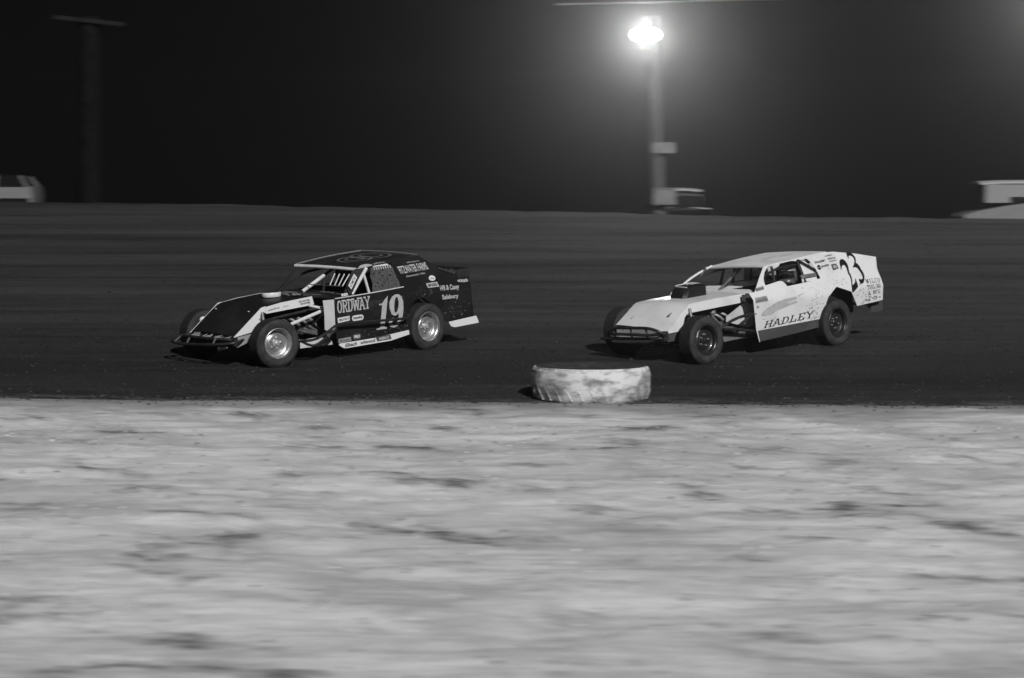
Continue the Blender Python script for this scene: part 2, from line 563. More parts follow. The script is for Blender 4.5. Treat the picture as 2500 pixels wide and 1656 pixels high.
mu = N(nt, 'ShaderNodeMath', operation='MULTIPLY'); nt.links.new(at_.outputs['Fac'], mu.inputs[0]); mu.inputs[1].default_value = .55
c = mixcol(nt, mu.outputs[0], c, 0.028 * .55)          # damp polished racing groove
at_ = N(nt, 'ShaderNodeAttribute', attribute_name='dust')
dn, _, _ = noise_fac(nt, 5, 6, stretch=(.35, 1, 1), lo=.42, hi=.62, rough=.7)
mu = N(nt, 'ShaderNodeMath', operation='MULTIPLY'); nt.links.new(at_.outputs['Fac'], mu.inputs[0]); nt.links.new(dn, mu.inputs[1])
c = mixcol(nt, mu.outputs[0], c, .20)                 # pale dust thrown onto its inner edge
nt.links.new(c, p.inputs['Base Color'])
p.inputs['Roughness'].default_value = .9
p.inputs['Specular IOR Level'].default_value = .12
b = N(nt, 'ShaderNodeBump'); b.inputs['Strength'].default_value = .45; b.inputs['Distance'].default_value = .02
nt.links.new(graw, b.inputs['Height']); nt.links.new(b.outputs[0], p.inputs['Normal'])
M['track'] = m
xs = [-60, -30, -18] + lin(-14, 14, 120) + [18, 30, 60]
def tr_ys(x):
    e, k = edge_y(x) - .25, crest_y(x) + .12 * noise.noise(Vector((x * .7, 0, 2)))
    return [e + (k - e) * t ** 1.6 for t in lin(0, 1, 70)]
def tr_z(x, y):
    k = crest_y(x)
    lip = max(0, 1 - (k - y) / 1.5)
    return track_z(y) - .004 + lip * .03 * noise.noise(Vector((x * 1.1, 0, 7)))
track = gridmesh('dirt_track', xs, tr_ys, tr_z, M['track'])
tag(track, 'dark banked clay race track', kind='structure')
def on_track(r):
    x = r.uniform(-9, 9) ; y = edge_y(x) + .2 + 27 * r.random() ** 1.5
    return x * y / 42, y, track_z(y)
lumps('track_crumbs', 6000, on_track, (.007, .020), plain('loose_track_clay', .036, .95, vary=.6, scale=2.2, spec=.1), 'loose clay crumbs lying over the dark track', 12)
ga = track.data.attributes.new('groove', 'FLOAT', 'POINT'); da = track.data.attributes.new('dust', 'FLOAT', 'POINT')
ya = track.data.attributes.new('dry', 'FLOAT', 'POINT')
for v in track.data.vertices:
    d = v.co.y - edge_y(v.co.x)
    n_ = noise.noise(Vector((v.co.x * .12, v.co.y * .6, 9)))
    ya.data[v.index].value = .75 * max(0, min(1, (d - 6) / 6))
    ga.data[v.index].value = max(0, 1 - abs(d - 2.9 + n_) / 3.0)
    da.data[v.index].value = max(0, min(1, .9 - d / (.55 + .3 * noise.noise(Vector((v.co.x * .7, 0, 4))))))

# shoulder behind the banking and the land falling away to the dark
M['shoulder'] = plain('shoulder_dirt', .05, .95, vary=.3, scale=1.5, spec=.1)
def sh_ys(x):
    k = crest_y(x) + .12 * noise.noise(Vector((x * .7, 0, 2)))
    return [k, k + .5, k + 4, k + 18, k + 60, k + 160]
def sh_z(x, y):
    k = crest_y(x); d = y - k
    z0 = track_z(k) - .004 + .03 * noise.noise(Vector((x * 1.1, 0, 7)))
    return z0 + pw([(0, 0), (.6, -.05), (4, -.9), (18, -1.0), (60, -6.5), (160, -22)])(d)
tag(gridmesh('shoulder_ground', [-200, -100, -60] + lin(-20, 20, 40) + [60, 100, 200], sh_ys, sh_z, M['shoulder']), 'dark ground behind the banking', kind='structure')
def shoulder_z(x, y): return sh_z(x, y)

# ------------------------------------------------------------------ dusty night haze, added so the lamps glow in place of lens glare
hm = bpy.data.materials.new('dusty_glow_haze'); hm.use_nodes = True
hn = hm.node_tree
for n_ in list(hn.nodes):
    if n_.type != 'OUTPUT_MATERIAL': hn.nodes.remove(n_)
pv = N(hn, 'ShaderNodeVolumePrincipled')
pv.inputs['Color'].default_value = g3(.95)
pv.inputs['Density'].default_value = 0.0018
pv.inputs['Anisotropy'].default_value = 0.95
hn.links.new(pv.outputs[0], [n_ for n_ in hn.nodes if n_.type == 'OUTPUT_MATERIAL'][0].inputs['Volume'])
Z0, Z1 = -24.0, 9.4
haze = MB().box((0, 95, (Z0 + Z1) / 2), (440, 290, Z1 - Z0)).build('haze', hm)
tag(haze, 'thin dusty night haze, added for the glow round the lamps', kind='stuff')

# ------------------------------------------------------------------ poles and lamps behind the banking
def pole_mesh(base, top, r0, r1, mat, root, name='shaft'):
    return MB().tube([base, [(a + b) / 2 for a, b in zip(base, top)], top], [r0, (r0 + r1) / 2, r1], 14).build(name, mat, root)

def lamp_head(root_loc, label, watts):
    """Twin floodlight: housing, glowing lens, bracket; the real lamp sits just in front of the lens."""
    t = tag(empty('floodlight', root_loc), label, 'floodlight')
    h, l, k = MB(), MB(), MB()
    n = 28
    W_, H_ = .37, .22
    def ring(y, s): return [(W_ * s * cos(2 * pi * i / n), y, H_ * s * sin(2 * pi * i / n)) for i in range(n)]
    rings = [ring(-.02, 1.06), ring(.04, 1.08), ring(.16, .95), ring(.30, .55), ring(.33, .2)]
    vs = [v for r in rings for v in r]
    h.add(vs, [(i * n + a, i * n + (a + 1) % n, (i + 1) * n + (a + 1) % n, (i + 1) * n + a) for i in range(len(rings) - 1) for a in range(n)], True)
    h.add(rings[-1], [tuple(range(n))])
    h.build('housing', M['metal_dark'], t)
    lr = [ring(0, .98), ring(-.03, .8), ring(-.045, .45)]
    l.add([v for r in lr for v in r], [(i * n + (a + 1) % n, i * n + a, (i + 1) * n + a, (i + 1) * n + (a + 1) % n) for i in range(2) for a in range(n)], True)
    l.add(lr[-1], [tuple(range(n))])
    l.build('lens', M['lamp_lens'], t)
    k.box((0, .30, -.22), (.10, .05, .40)).box((0, .33, -.40), (.30, .12, .05))
    k.build('bracket', M['metal_dark'], t)
    ld = bpy.data.lights.new('floodlight_lamp', 'SPOT')
    ld.spot_size = radians(150); ld.spot_blend = .6
    ld.energy = watts; ld.shadow_soft_size = .15; ld.color = (1, 1, 1)
    lo = bpy.data.objects.new('floodlight_lamp', ld); COL.objects.link(lo)
    lo.parent = t; lo.location = (0, -.10, 0); lo.rotation_euler = (radians(-84), 0, 0)
    return t

sx_, sy_ = 3.95, 78.0
t = tag(empty('light_pole', (sx_, sy_, shoulder_z(sx_, sy_))), 'leaning light pole behind the banking with a grey sign board and box on it', 'light pole')
zb = shoulder_z(sx_, sy_)
pole_mesh((.06, 0, -.4), (3.75 - sx_, 0, 6.75 - zb), .235, .17, M['wood_pole'], t)
MB().box((4.07 - sx_, -.27, 3.217 - zb), (.62, .05, .29)).build('sign_board', M['sign_grey'], t)
MB().box((4.10 - sx_, -.34, 1.90 - zb), (.60, .20, .42)).box((4.10 - sx_, -.34, 2.125 - zb), (.66, .26, .03)).box((4.10 - sx_, -.445, 1.9 - zb), (.5, .012, .32)).build('switch_box', M['sign_grey'], t)
MB().box((3.75 - sx_, -.23, 6.232 - zb), (.5, .1, .1)).build('crossarm', M['metal_dark'], t)
lamp_head((3.573, 77.45, 6.232), 'lit oval floodlight glaring at the head of the leaning pole', 950)

t = tag(empty('light_pole', (15.5, 78, shoulder_z(15.5, 78))), 'light pole standing just past the right edge of the view', 'light pole')
zb = shoulder_z(15.5, 78)
pole_mesh((0, 0, -.4), (0, 0, 8.2 - zb), .2, .15, M['wood_pole'], t)
lamp_head((15.4, 77.45, 7.75), 'lit floodlight on the pole past the right edge', 950 * 1.1)

lx = -11.38
zb = shoulder_z(lx, 78)
t = tag(empty('utility_pole', (lx, 78, zb)), 'dark wooden utility pole with a single crossarm, far left behind the banking', 'utility pole')
pole_mesh((-.02, 0, -.4), (.03, 0, 6.75 - zb), .33, .28, M['wood_dark'], t)
d = Vector((1.55, 0, -.17)).normalized()
MB().box((0, 0, 0), (1.9, .12, .11), Matrix.Rotation(.108, 3, 'Y')).build('crossarm', M['arm_dark'], t, (.03, -.28, 6.616 - zb))

wr = MB().tube([(1.2 + 16 * s, 78 - 26 * s, 7.06 - .35 * s * (1 - s) * 4 * .15 - .75 * s) for s in lin(0, 1, 14)], .028, 6).build('overhead_cable', M['cable'])
tag(wr, 'thin pale cable strung overhead above the lit floodlight', 'cable')

# ------------------------------------------------------------------ vehicles parked behind the banking
def parked_car(name, label, cat, loc, rz, spec):
    t = tag(empty(name, loc), label, cat, 'vehicles parked behind the banking')
    t.rotation_euler = (0, 0, rz)
    Wd = spec['w'] / 2
    def extr(poly, w0, w1=None, inset=0, zt=None):
        """side outline (x,z) swept across the width, shoulders drawn in towards the top"""
        mb = MB(); n = len(poly)
        zs = [q[1] for q in poly]; zlo, zhi = min(zs), max(zs)
        rows = []
        for v in (-1, -.92, -.5, 0, .5, .92, 1):
            row = []
            for (x, z) in poly:
                k = (z - zlo) / (zhi - zlo)
                w = w0 + ((w1 or w0) - w0) * k
                f = 1 if abs(v) < .95 else .985
                cx_ = sum(q[0] for q in poly) / n
                row.append((cx_ + (x - cx_) * f, v * w, z + (spec.get('crown', .03) * (1 - v * v) * k)))
            rows.append(row)
        vs = [p_ for r in rows for p_ in r]
        fs = []
        for i in range(len(rows) - 1):
            for j in range(n):
                fs.append((i * n + j, i * n + (j + 1) % n, (i + 1) * n + (j + 1) % n, (i + 1) * n + j))
        mb.add(vs, fs, False)
        mb.add(rows[0], [tuple(range(n))]); mb.add(rows[-1], [tuple(reversed(range(n)))])
        return mb
    extr(spec['body'], Wd, Wd * .96).build('body', M[spec['paint']], t)
    extr(spec['cabin'], Wd * .93, Wd * .72).build('cabin', M[spec['glass']], t)
    roof = spec['roof']
    mb = MB()
    rows = []
    for v in lin(-1, 1, 9):
        rows.append([(x, v * Wd * .74, z + .045 * (1 - v * v)) for x, z in roof])
    mb.sheet(rows, .035).build('roof', M[spec['roofpaint']], t)
    cb = spec['cabin']
    for sgn in (-1, 1):
        for a, b in spec['pillars']:
            MB().tube([(a[0], sgn * Wd * (.93 - .21 * (a[1] - cb[0][1]) / (roof[0][1] - cb[0][1])) * 1.005, a[1]), (b[0], sgn * Wd * .725, b[1])], .035, 6).build('window_pillar', M[spec['paint']], t)
    for sgn in (-1, 1):
        for wx in spec['wheels']:
            MB().lathe([(.18, -.09), (.31, -.10), (.33, -.06), (.33, .06), (.31, .10), (.18, .09), (.0, .07)], 24).build('wheel', M['tyre'], t, (wx, sgn * (Wd - .10), .33))
        MB().lathe([(0, .03), (.07, .02), (.09, 0), (.09, -.04)], 14, Matrix.Rotation(-pi / 2, 4, 'Z')).build('headlight', M['lens'], t, (spec['nose'] - .02, sgn * Wd * .72, spec['lampz']))
    MB().tube([(spec['nose'] - .12, -Wd * .98, .45), (spec['nose'] + .04, -Wd * .85, .45), (spec['nose'] + .06, 0, .45), (spec['nose'] + .04, Wd * .85, .45), (spec['nose'] - .12, Wd * .98, .45)], .07, 8).build('bumper', M[spec['paint']], t)
    if 'belt' in spec:
        a, b_ = spec['belt']
        for sgn in (-1, 1):
            MB().box((spec['beltx'][0] - .4, sgn * Wd * .925, (a + b_) / 2), (spec['beltx'][1], .05, b_ - a)).build('belt_strip', M['car_glass'], t)
    if 'under' in spec:
        for sgn in (-1, 1):
            MB().box((0, sgn * (Wd * .965), spec['under'] / 2 + .12), (4.3, .10, spec['under'] - .24)).build('lower_door_panel', M['car_dark'], t)
    if 'hoodline' in spec:
        x, z = spec['hoodline']
        MB().tube([(x, -Wd * .93, z - .01), (x + .02, -Wd * .5, z + .012), (x + .02, Wd * .5, z + .012), (x, Wd * .93, z - .01)], .02, 6).build('hood_edge', M['car_white'], t)
    return t

sedan = dict(w=1.72, paint='car_dark', glass='car_glass', roofpaint='car_white', nose=2.1, lampz=.62, crown=.05,
    body=[(-2.1, .35), (-2.12, .75), (-1.9, .86), (-1.2, .90), (.75, .90), (1.6, .84), (2.05, .70), (2.1, .35), (1.8, .25), (-1.8, .25)],
    cabin=[(-1.65, .90), (-1.0, 1.36), (.15, 1.38), (.85, .90)], roof=[(-1.0, 1.37), (-.4, 1.41), (.1, 1.395), (.22, 1.37)],
    pillars=[((.85, .90), (.18, 1.375)), ((-.3, .90), (-.35, 1.39)), ((-1.65, .90), (-1.0, 1.365))], wheels=(-1.3, 1.32), hoodline=(.86, .905))
cx_, cy_ = 4.72, 81.5
parked_car('parked_car', 'dark sedan with a pale curved roof parked nose-on beside the leaning light pole', 'car', (cx_, cy_, .62), -pi / 2, sedan)
mini = dict(w=1.85, paint='car_pale', glass='car_glass_grey', roofpaint='car_white', nose=1.6, lampz=.66, crown=.02, belt=(1.04, 1.20), beltx=(-.55, 2.6),
    body=[(-2.7, .42), (-2.75, .9), (-2.7, 1.05), (-.1, 1.05), (.5, .97), (1.2, .84), (1.55, .74), (1.6, .42), (1.3, .30), (-2.4, .30)],
    cabin=[(-2.65, 1.05), (-2.45, 1.50), (.95, 1.52), (1.0, 1.05)], roof=[(-2.5, 1.52), (-.8, 1.565), (.6, 1.555), (1.10, 1.525)],
    pillars=[((1.0, 1.05), (.96, 1.52)), ((-.4, 1.05), (-.42, 1.53)), ((-1.5, 1.05), (-1.5, 1.53)), ((-2.65, 1.05), (-2.45, 1.5))], wheels=(-1.9, 1.0))
parked_car('parked_car', 'pale minivan with a white roof, parked side-on behind the banking at far right', 'minivan', (13.1, 74.6, .76), pi, mini)
van = dict(mini, paint='car_pale', glass='car_glass', roofpaint='car_dark', under=.86, nose=2.25, lampz=.8, wheels=(-1.4, 1.4), cabin=[(-2.1, 1.12), (-1.9, 1.42), (.22, 1.43), (.75, 1.12)], roof=[(-1.95, 1.43), (-.8, 1.465), (.1, 1.455), (.3, 1.43)], pillars=[((.78, 1.12), (.3, 1.43)), ((-.4, 1.12), (-.42, 1.44)), ((-1.3, 1.12), (-1.28, 1.44)), ((-2.1, 1.12), (-1.9, 1.42))])
van['body'] = [(-2.2, .42), (-2.25, .9), (-2.2, 1.14), (.78, 1.14), (1.1, 1.0), (2.0, .84), (2.22, .66), (2.25, .42), (1.9, .30), (-1.9, .30)]
del van['belt']
parked_car('parked_car', 'pale wagon with a dark roof, its tail showing over the banking at far left', 'car', (-14.45, 74.4, 1.07), pi, van)

# ------------------------------------------------------------------ painted marker tyre on the infield edge
TX, TY, TR, TH = 1.00, 36.43, .750, .442
tz = infield_z(TX, 35.6) - .03
t = tag(empty('marker_tyre', (TX, TY, tz)), 'large tractor tyre lying flat on the track edge, its tread painted patchy white', 'tyre')
m, nt, p = nodes_of('patchy_white_tyre_paint')
f1, _, _ = noise_fac(nt, 2.6, 6, stretch=(1, 1, 2.2), lo=.44, hi=.66, rough=.65)
f2, _, _ = noise_fac(nt, 11, 5, stretch=(.6, .6, 1.8), lo=.52, hi=.72)
c = mixcol(nt, f1, .70, .20)
mu = N(nt, 'ShaderNodeMath', operation='MULTIPLY'); nt.links.new(f2, mu.inputs[0]); mu.inputs[1].default_value = .7
c = mixcol(nt, mu.outputs[0], c, .16)
nt.links.new(c, p.inputs['Base Color']); p.inputs['Roughness'].default_value = .75
M['tyre_white'] = m
RX = Matrix.Rotation(pi / 2, 4, 'X')
MB().lathe([(.80 * TR, -.02), (.90 * TR, .0), (.965 * TR, .06), (TR * .992, .14), (TR, .22), (TR, .32), (.985 * TR, .40), (.955 * TR, TH - .03), (.93 * TR, TH)], 72, RX).build('painted_tread', M['tyre_white'], t)
MB().lathe([(.93 * TR, TH), (.80 * TR, TH + .012), (.62 * TR, TH - .02), (.52 * TR, TH - .07), (.53 * TR, TH - .13), (.75 * TR, TH - .1), (.88 * TR, TH - .08), (.88 * TR, .05), (.7 * TR, .03), (.54 * TR, .06), (.52 * TR, .0), (.80 * TR, -.02)], 72, RX).build('sidewall', M['tyre'], t)
lug = MB()
nl = 30
for i in range(nl):
    for up_ in (0, 1):
        a = 2 * pi * (i + .5 * up_) / nl
        za, zb_ = (.235, .045) if not up_ else (.245, .43)
        pts = [Vector((cos(a + da) * TR * kk, sin(a + da) * TR * kk, zz)) for da, zz, kk in ((0, za, .973), (.10, (za + zb_) / 2, .973), (.155, zb_, .946))]
        lug.tube(pts, [.022, .024, .018], 5)
lug.build('tread_lugs', M['tyre_white'], t)['kind'] = 'stuff'

# ------------------------------------------------------------------ race cars
def car_matrix(yaw, pit, roll, org):
    yaw, pit, roll = radians(yaw), radians(pit), radians(roll)
    x = Vector((-cos(yaw), -sin(yaw), 0)); z = Vector((0, 0, 1)); y = z.cross(x)
    B = Matrix((x, y, z)).transposed()
    Rp = Matrix(((cos(pit), 0, sin(pit)), (0, 1, 0), (-sin(pit), 0, cos(pit))))
    Rr = Matrix(((1, 0, 0), (0, cos(roll), -sin(roll)), (0, sin(roll), cos(roll))))
    return Matrix.Translation(org) @ (B @ Rp @ Rr).to_4x4()
CAR19 = car_matrix(43, 4.3, -0.8, (-2.847, 40.754, .2846))
CAR23 = car_matrix(44.5, 4.7, 1.5, (2.995, 41.065, .3031))

def ground_local(mat, x, y):
    """height of the track surface under (x, y), in car coordinates"""
    z = 0.
    for _ in range(6):
        w = mat @ Vector((x, y, z))
        z -= (w.z - track_z(w.y) + .004)
    return z

_wheel = {}
def wheel(root, mat, x, y, steer, kind, dz=0.):
    R = .331
    side = 1 if y > 0 else -1
    zc = ground_local(mat, x, y) + R - .006 + dz
    m4 = Matrix.Translation((x, y, zc)) @ Matrix.Rotation(radians(steer) + (0 if side > 0 else pi), 4, 'Z') @ Matrix.Rotation(random.uniform(0, 6), 4, 'Y')
    w = empty('wheel', parent=root, mat=m4)
    if kind not in _wheel:
        silver = kind == 'silver'
        parts = []
        mb = MB()
        for s in (1, -1):
            mb.lathe([(.205, s * .098), (.216, s * .116), (.245, s * .128), (.282, s * .130), (.308, s * .120), (.320, s * .108)], 56)
        mb.lathe([(.282, .1305), (.284, .133), (.288, .133), (.290, .1295)], 56)
        parts.append(('tyre', mb, M['tyre']))
        mb = MB().lathe([(.3195, -.1085), (.328, -.095), (.331, -.05), (.331, .05), (.328, .095), (.3195, .1085)], 56)
        for ring, off in ((-.082, 0), (-.041, .5), (0, 0), (.041, .5), (.082, 0)):
            for i in range(60):
                a = 2 * pi * (i + off) / 60
                mb.box((.3295 * cos(a), ring, .3295 * sin(a)), (.008, .034, .026), Matrix.Rotation(-a, 3, 'Y'))
        parts.append(('tread', mb, M['tread']))
        rim = MB()
        rim.lathe([(.203, .098), (.212, .106), (.214, .116), (.207, .121), (.199, .113), (.196, .100), (.188, .094), (.185, .060), (.184, .035), (.17, .024), (.150, .018), (.135, .022), (.122, .036), (.112, .042), (.085, .044), (.055, .044)], 56)
        rim.lathe([(.055, .044), (.055, .0), (.12, -.02), (.18, -.03), (.184, -.095), (.20, -.10), (.212, -.11), (.205, -.118), (.198, -.105), (.203, -.098)], 40)
        if silver: rim.lathe([(.1995, .1135), (.206, .127), (.2135, .124), (.2145, .116)], 56)
        parts.append(('rim', rim, M['wheel_silver'] if silver else M['wheel_black']))
        hub = MB().lathe([(.054, .02), (.054, .062), (.048, .068), (.030, .070), (.028, .088), (.022, .092), (0, .093)], 24)
        parts.append(('hub', hub, M['alu'] if silver else M['wheel_black']))
        nuts = MB()
        for i in range(5):
            a = 2 * pi * i / 5
            nuts.lathe([(.013, 0), (.013, .022), (.009, .028), (0, .029)], 6, Matrix.Translation((.078 * cos(a), .042, .078 * sin(a))))
        parts.append(('lug_nuts', nuts, M['steel_bright']))
        hol = MB()
        _wheel[kind] = [(n, b.build(n, mt, w)) for n, b, mt in parts]
    else:
        for n, o in _wheel[kind]:
            c = o.copy(); COL.objects.link(c); c.parent = w
    return w

def side_panel(mb, xs, zlo, zhi, yf, side=1, rows=7, t=.004, xmap=None, breaks=()):
    g = []
    def levels(x):
        a, b = zlo(x), zhi(x)
        zs = [a + (b - a) * r / (rows - 1) for r in range(rows)]
        for k in breaks:
            if callable(k): k = k(x)
            if a + .004 < k < b - .004:
                i = min(range(1, rows - 1), key=lambda q: abs(zs[q] - k))
                zs[i] = k
        return sorted(zs)
    for r in range(rows):
        row = []
        for x in xs:
            z = levels(x)[r]
            xx = xmap(x, z) if xmap else x
            row.append((xx, side * yf(xx, z), z))
        g.append(row)
    return mb.sheet(g, t)

def put_flat(name, geo, corners, mat, parent, yf=None, off=.006, nrm=None):
    """Print stuck on a panel: a flat outline mapped on four corners; with yf it follows the bends of the side panels."""
    vs, fs, zz = geo
    nn = Vector(nrm).normalized() if nrm is not None else Vector((0, 1, 0))
    if not yf:
        out = [bil(corners, u, v) + nn * (off + e) for (u, v), e in zip(vs, zz)]
        return MB().add(out, fs).build(name, mat, parent, fix=False)
    bm = bmesh.new()
    bv = []
    for (u, v), e in zip(vs, zz):
        q = bil(corners, u, v)
        bv.append(bm.verts.new((q.x, off + e, q.z)))
    for f in fs:
        try: bm.faces.new([bv[i] for i in f])
        except ValueError: pass
    bmesh.ops.triangulate(bm, faces=bm.faces)
    for _ in range(3):
        ed = [e for e in bm.edges if e.calc_length() > .05]
        if not ed: break
        bmesh.ops.subdivide_edges(bm, edges=ed, cuts=1)
        bmesh.ops.triangulate(bm, faces=bm.faces)
    for v in bm.verts: v.co.y += yf(v.co.x, v.co.z)
    me = bpy.data.meshes.new(name); bm.to_mesh(me); bm.free()
    me.materials.append(mat)
    o = bpy.data.objects.new(name, me); COL.objects.link(o); o.parent = parent
    return o

RECT = ([(0, 0), (1, 0), (1, 1), (0, 1)], [(0, 1, 2, 3)], [0.] * 4)
def pill_geo(r=.4, n=6, aspect=2.2):
    vs = []
    rx = r / aspect
    for cx, cy, a0 in ((1 - rx, 1 - r, 0), (rx, 1 - r, 90), (rx, r, 180), (1 - rx, r, 270)):
        for i in range(n + 1):
            a = radians(a0 + 90 * i / n)
            vs.append((cx + rx * cos(a), cy + r * sin(a)))
    return vs, [tuple(range(len(vs)))], [0.] * len(vs)
def disc_geo(n=24):
    vs = [(.5 + .5 * cos(2 * pi * i / n), .5 + .5 * sin(2 * pi * i / n)) for i in range(n)]
    return vs, [tuple(range(n))], [0.] * n
def poly_on_side(name, loops, mat, parent, yf, off=.006, fat=0):
    flat = [p for l in loops for p in l]
    tris = tessellate_polygon([[Vector((p[0], p[-1], 0)) for p in l] for l in loops])
    # follow the panel where it bends: split into small pieces
    bm = bmesh.new()
    for k, (dx, dz) in enumerate([(0, 0)] + ([(fat, 0), (-fat, 0), (0, fat), (0, -fat)] if fat else [])):
        vs = [bm.verts.new((p[0] + dx, off + .0004 * k, p[-1] + dz)) for p in flat]
        for t_ in tris:
            try: bm.faces.new([vs[i] for i in t_])
            except ValueError: pass
    bmesh.ops.subdivide_edges(bm, edges=[e for e in bm.edges if e.calc_length() > .06], cuts=2, use_grid_fill=True)
    bmesh.ops.triangulate(bm, faces=bm.faces)
    for v in bm.verts: v.co.y += yf(v.co.x, v.co.z)
    me = bpy.data.meshes.new(name); bm.to_mesh(me); bm.free()
    me.materials.append(mat)
    o = bpy.data.objects.new(name, me); COL.objects.link(o); o.parent = parent
    return o
def smudges(n, seed, w=.1, slant=.25, hmin=.5):
    """illegible worn print: short slanted strokes"""
    r = random.Random(seed); vs, fs = [], []
    x = 0
    while x < 1:
        ww = r.uniform(.35, 1.) / n
        h0, h1 = r.uniform(0, .25), r.uniform(hmin, 1)
        b0 = len(vs)
        vs += [(x, h0), (x + ww * .8, h0 + r.uniform(-.05, .1)), (x + ww * .8 + slant * ww, h1), (x + slant * ww, h1 - r.uniform(-.05, .15))]
        fs.append((b0, b0 + 1, b0 + 2, b0 + 3))
        x += ww * r.uniform(.95, 1.3)
    return [(min(1, a), min(1, max(0, b))) for a, b in vs], fs, [0.] * len(vs)

def spatter(root, yf, spots, mat, seed, lim):
    """mud flung on to a side: each spot region = (x, z, spread x, spread z, count, biggest)"""
    r = random.Random(seed); vs, fs = [], []
    for x0, z0, sx, sz, n, big in spots:
        for _ in range(n):
            x, z = r.gauss(x0, sx), r.gauss(z0, sz)
            if x < lim[0] or x > lim[1] or z < lim[2](x): continue
            s_ = .6 * big * r.random() ** 2.5 + .002
            a0 = r.uniform(0, 6); b0 = len(vs); st = r.uniform(1, 2.2)
            for k in range(6):
                a = a0 + k * pi / 3; q = s_ * r.uniform(.6, 1.2)
                px, pz = x - q * cos(a) * st, z + q * sin(a)
                vs.append((px, yf(px, pz) + .0045 + .0004 * (len(fs) % 5), pz))
            fs.append(tuple(range(b0 + 5, b0 - 1, -1)))
    o = MB().add(vs, fs).build('mud_spatter', mat, root, fix=False)
    o['kind'] = 'stuff'
    return o

def sticker(root, corners, bg, fg, text=None, yf=None, geo=None, bold=.03, shear=0., pad=(.08, .16), off=.006, nrm=None, shape=None):
    c = [Vector(q) for q in corners]
    s = put_flat('sticker', shape or RECT, c, bg, root, yf, off, nrm)
    g = geo or sans(text, bold, shear)
    px, py = pad
    inner = [bil(c, px, py), bil(c, 1 - px, py), bil(c, 1 - px, 1 - py), bil(c, px, 1 - py)]
    put_flat('sticker_print', g, inner, fg, s, yf, off + .0025, nrm)
    return s

def tubes(name, root, mat, paths, r=.02, it=2, n=8):
    mb = MB()
    for p_ in paths: mb.tube(p_, r, n, it)
    return mb.build(name, mat, root)

def mirror(pts): return [(a, -b, c) for a, b, c in pts]

def hood_sheet(secs, tilt=0., cols=11, crown=.03):
    rows = []
    for x, h, z in secs:
        rows.append([(x, v * h, z + crown * (1 - v * v) - tilt * v) for v in lin(-1, 1, cols)])
    return rows

def driver(mat, label, seat_x, seat_y, seat_z=.11):
    """A seated driver: continuous body with gloved hands on the wheel, helmet as its own part."""
    root = empty('person', mat=mat @ Matrix.Translation((seat_x, seat_y, seat_z)))
    tag(root, label, 'person', 'drivers in the race cars')
    J = [((0, 0, .10), .15), ((-.03, 0, .28), .15), ((-.06, 0, .46), .165), ((-.05, 0, .58), .09), ((-.03, 0, .66), .065), ((-.01, 0, .74), .07)]
    E = [(i, i + 1) for i in range(5)]
    def chain(start, pts):
        k = start
        for p_, r in pts:
            J.append((p_, r)); E.append((k, len(J) - 1)); k = len(J) - 1
        return k
    for s in (1, -1):
        h = chain(2, [((-.05, s * .19, .50), .075), ((.10, s * .24, .30), .055), ((.30, s * .17, .40), .042), ((.385, s * .155, .455), .036)])
        for f, (dy, ln) in enumerate(((.035, .070), (.012, .080), (-.012, .076), (-.034, .062))):
            chain(h, [((.425, s * .155 + dy * .5, .475 + dy * .3), .011), ((.43 + ln * .3, s * .155 + dy, .50 - ln * .1), .0095), ((.41, s * .155 + dy, .505 - ln * .5), .0085)])
        chain(h, [((.40, s * .115, .485), .011), ((.425, s * .10, .50), .009)])
        chain(0, [((.08, s * .11, .10), .10), ((.50, s * .14, .20), .075), ((.86, s * .14, .02), .055), ((.98, s * .14, .06), .045)])
    me = bpy.data.meshes.new('body')
    me.from_pydata([j[0] for j in J], E, [])
    b = bpy.data.objects.new('body', me); COL.objects.link(b); b.parent = root
    me.materials.append(M['suit'])
    sk = b.modifiers.new('Skin', 'SKIN')
    sl = me.skin_vertices[0].data
    for i, (p_, r) in enumerate(J): sl[i].radius = (r, r * .9)
    sl[0].use_root = True
    b.modifiers.new('Subdivision', 'SUBSURF').levels = 1
    b.modifiers[-1].render_levels = 1
    hp = Vector((.0, 0, .82))
    prof = [(0, .155), (.05, .150), (.095, .125), (.125, .085), (.14, .03), (.138, -.03), (.128, -.085), (.115, -.125), (.095, -.135)]
    RXm = Matrix.Translation(hp) @ Matrix.Rotation(radians(8), 4, 'Y') @ Matrix.Scale(1.10, 4, (1, 0, 0)) @ Matrix.Rotation(pi / 2, 4, 'X')
    hel = MB().lathe(prof, 32, RXm).build('helmet', M['helmet'], root)
    vis = MB()
    rows = []
    for zz in lin(-.045, .055, 6):
        rr = .143 * sqrt(max(.1, 1 - (zz / .19) ** 2)) + .004
        rows.append([(hp.x + 1.10 * rr * cos(a) + zz * .14, hp.y + rr * sin(a), hp.z + zz) for a in lin(-1.25, 1.25, 15)])
    vis.sheet(rows, .004).build('visor', M['visor'], hel)
    MB().tube([(hp.x + .06, -.11, hp.z - .10), (hp.x + .145, -.06, hp.z - .09), (hp.x + .165, 0, hp.z - .088), (hp.x + .145, .06, hp.z - .09), (hp.x + .06, .11, hp.z - .10)], .03, 8, 1).build('chin_bar', M['helmet'], hel)
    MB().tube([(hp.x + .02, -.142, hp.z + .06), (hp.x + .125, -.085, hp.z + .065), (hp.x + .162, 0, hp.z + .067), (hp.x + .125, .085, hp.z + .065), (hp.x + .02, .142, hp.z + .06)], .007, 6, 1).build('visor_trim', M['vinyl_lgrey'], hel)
    return root

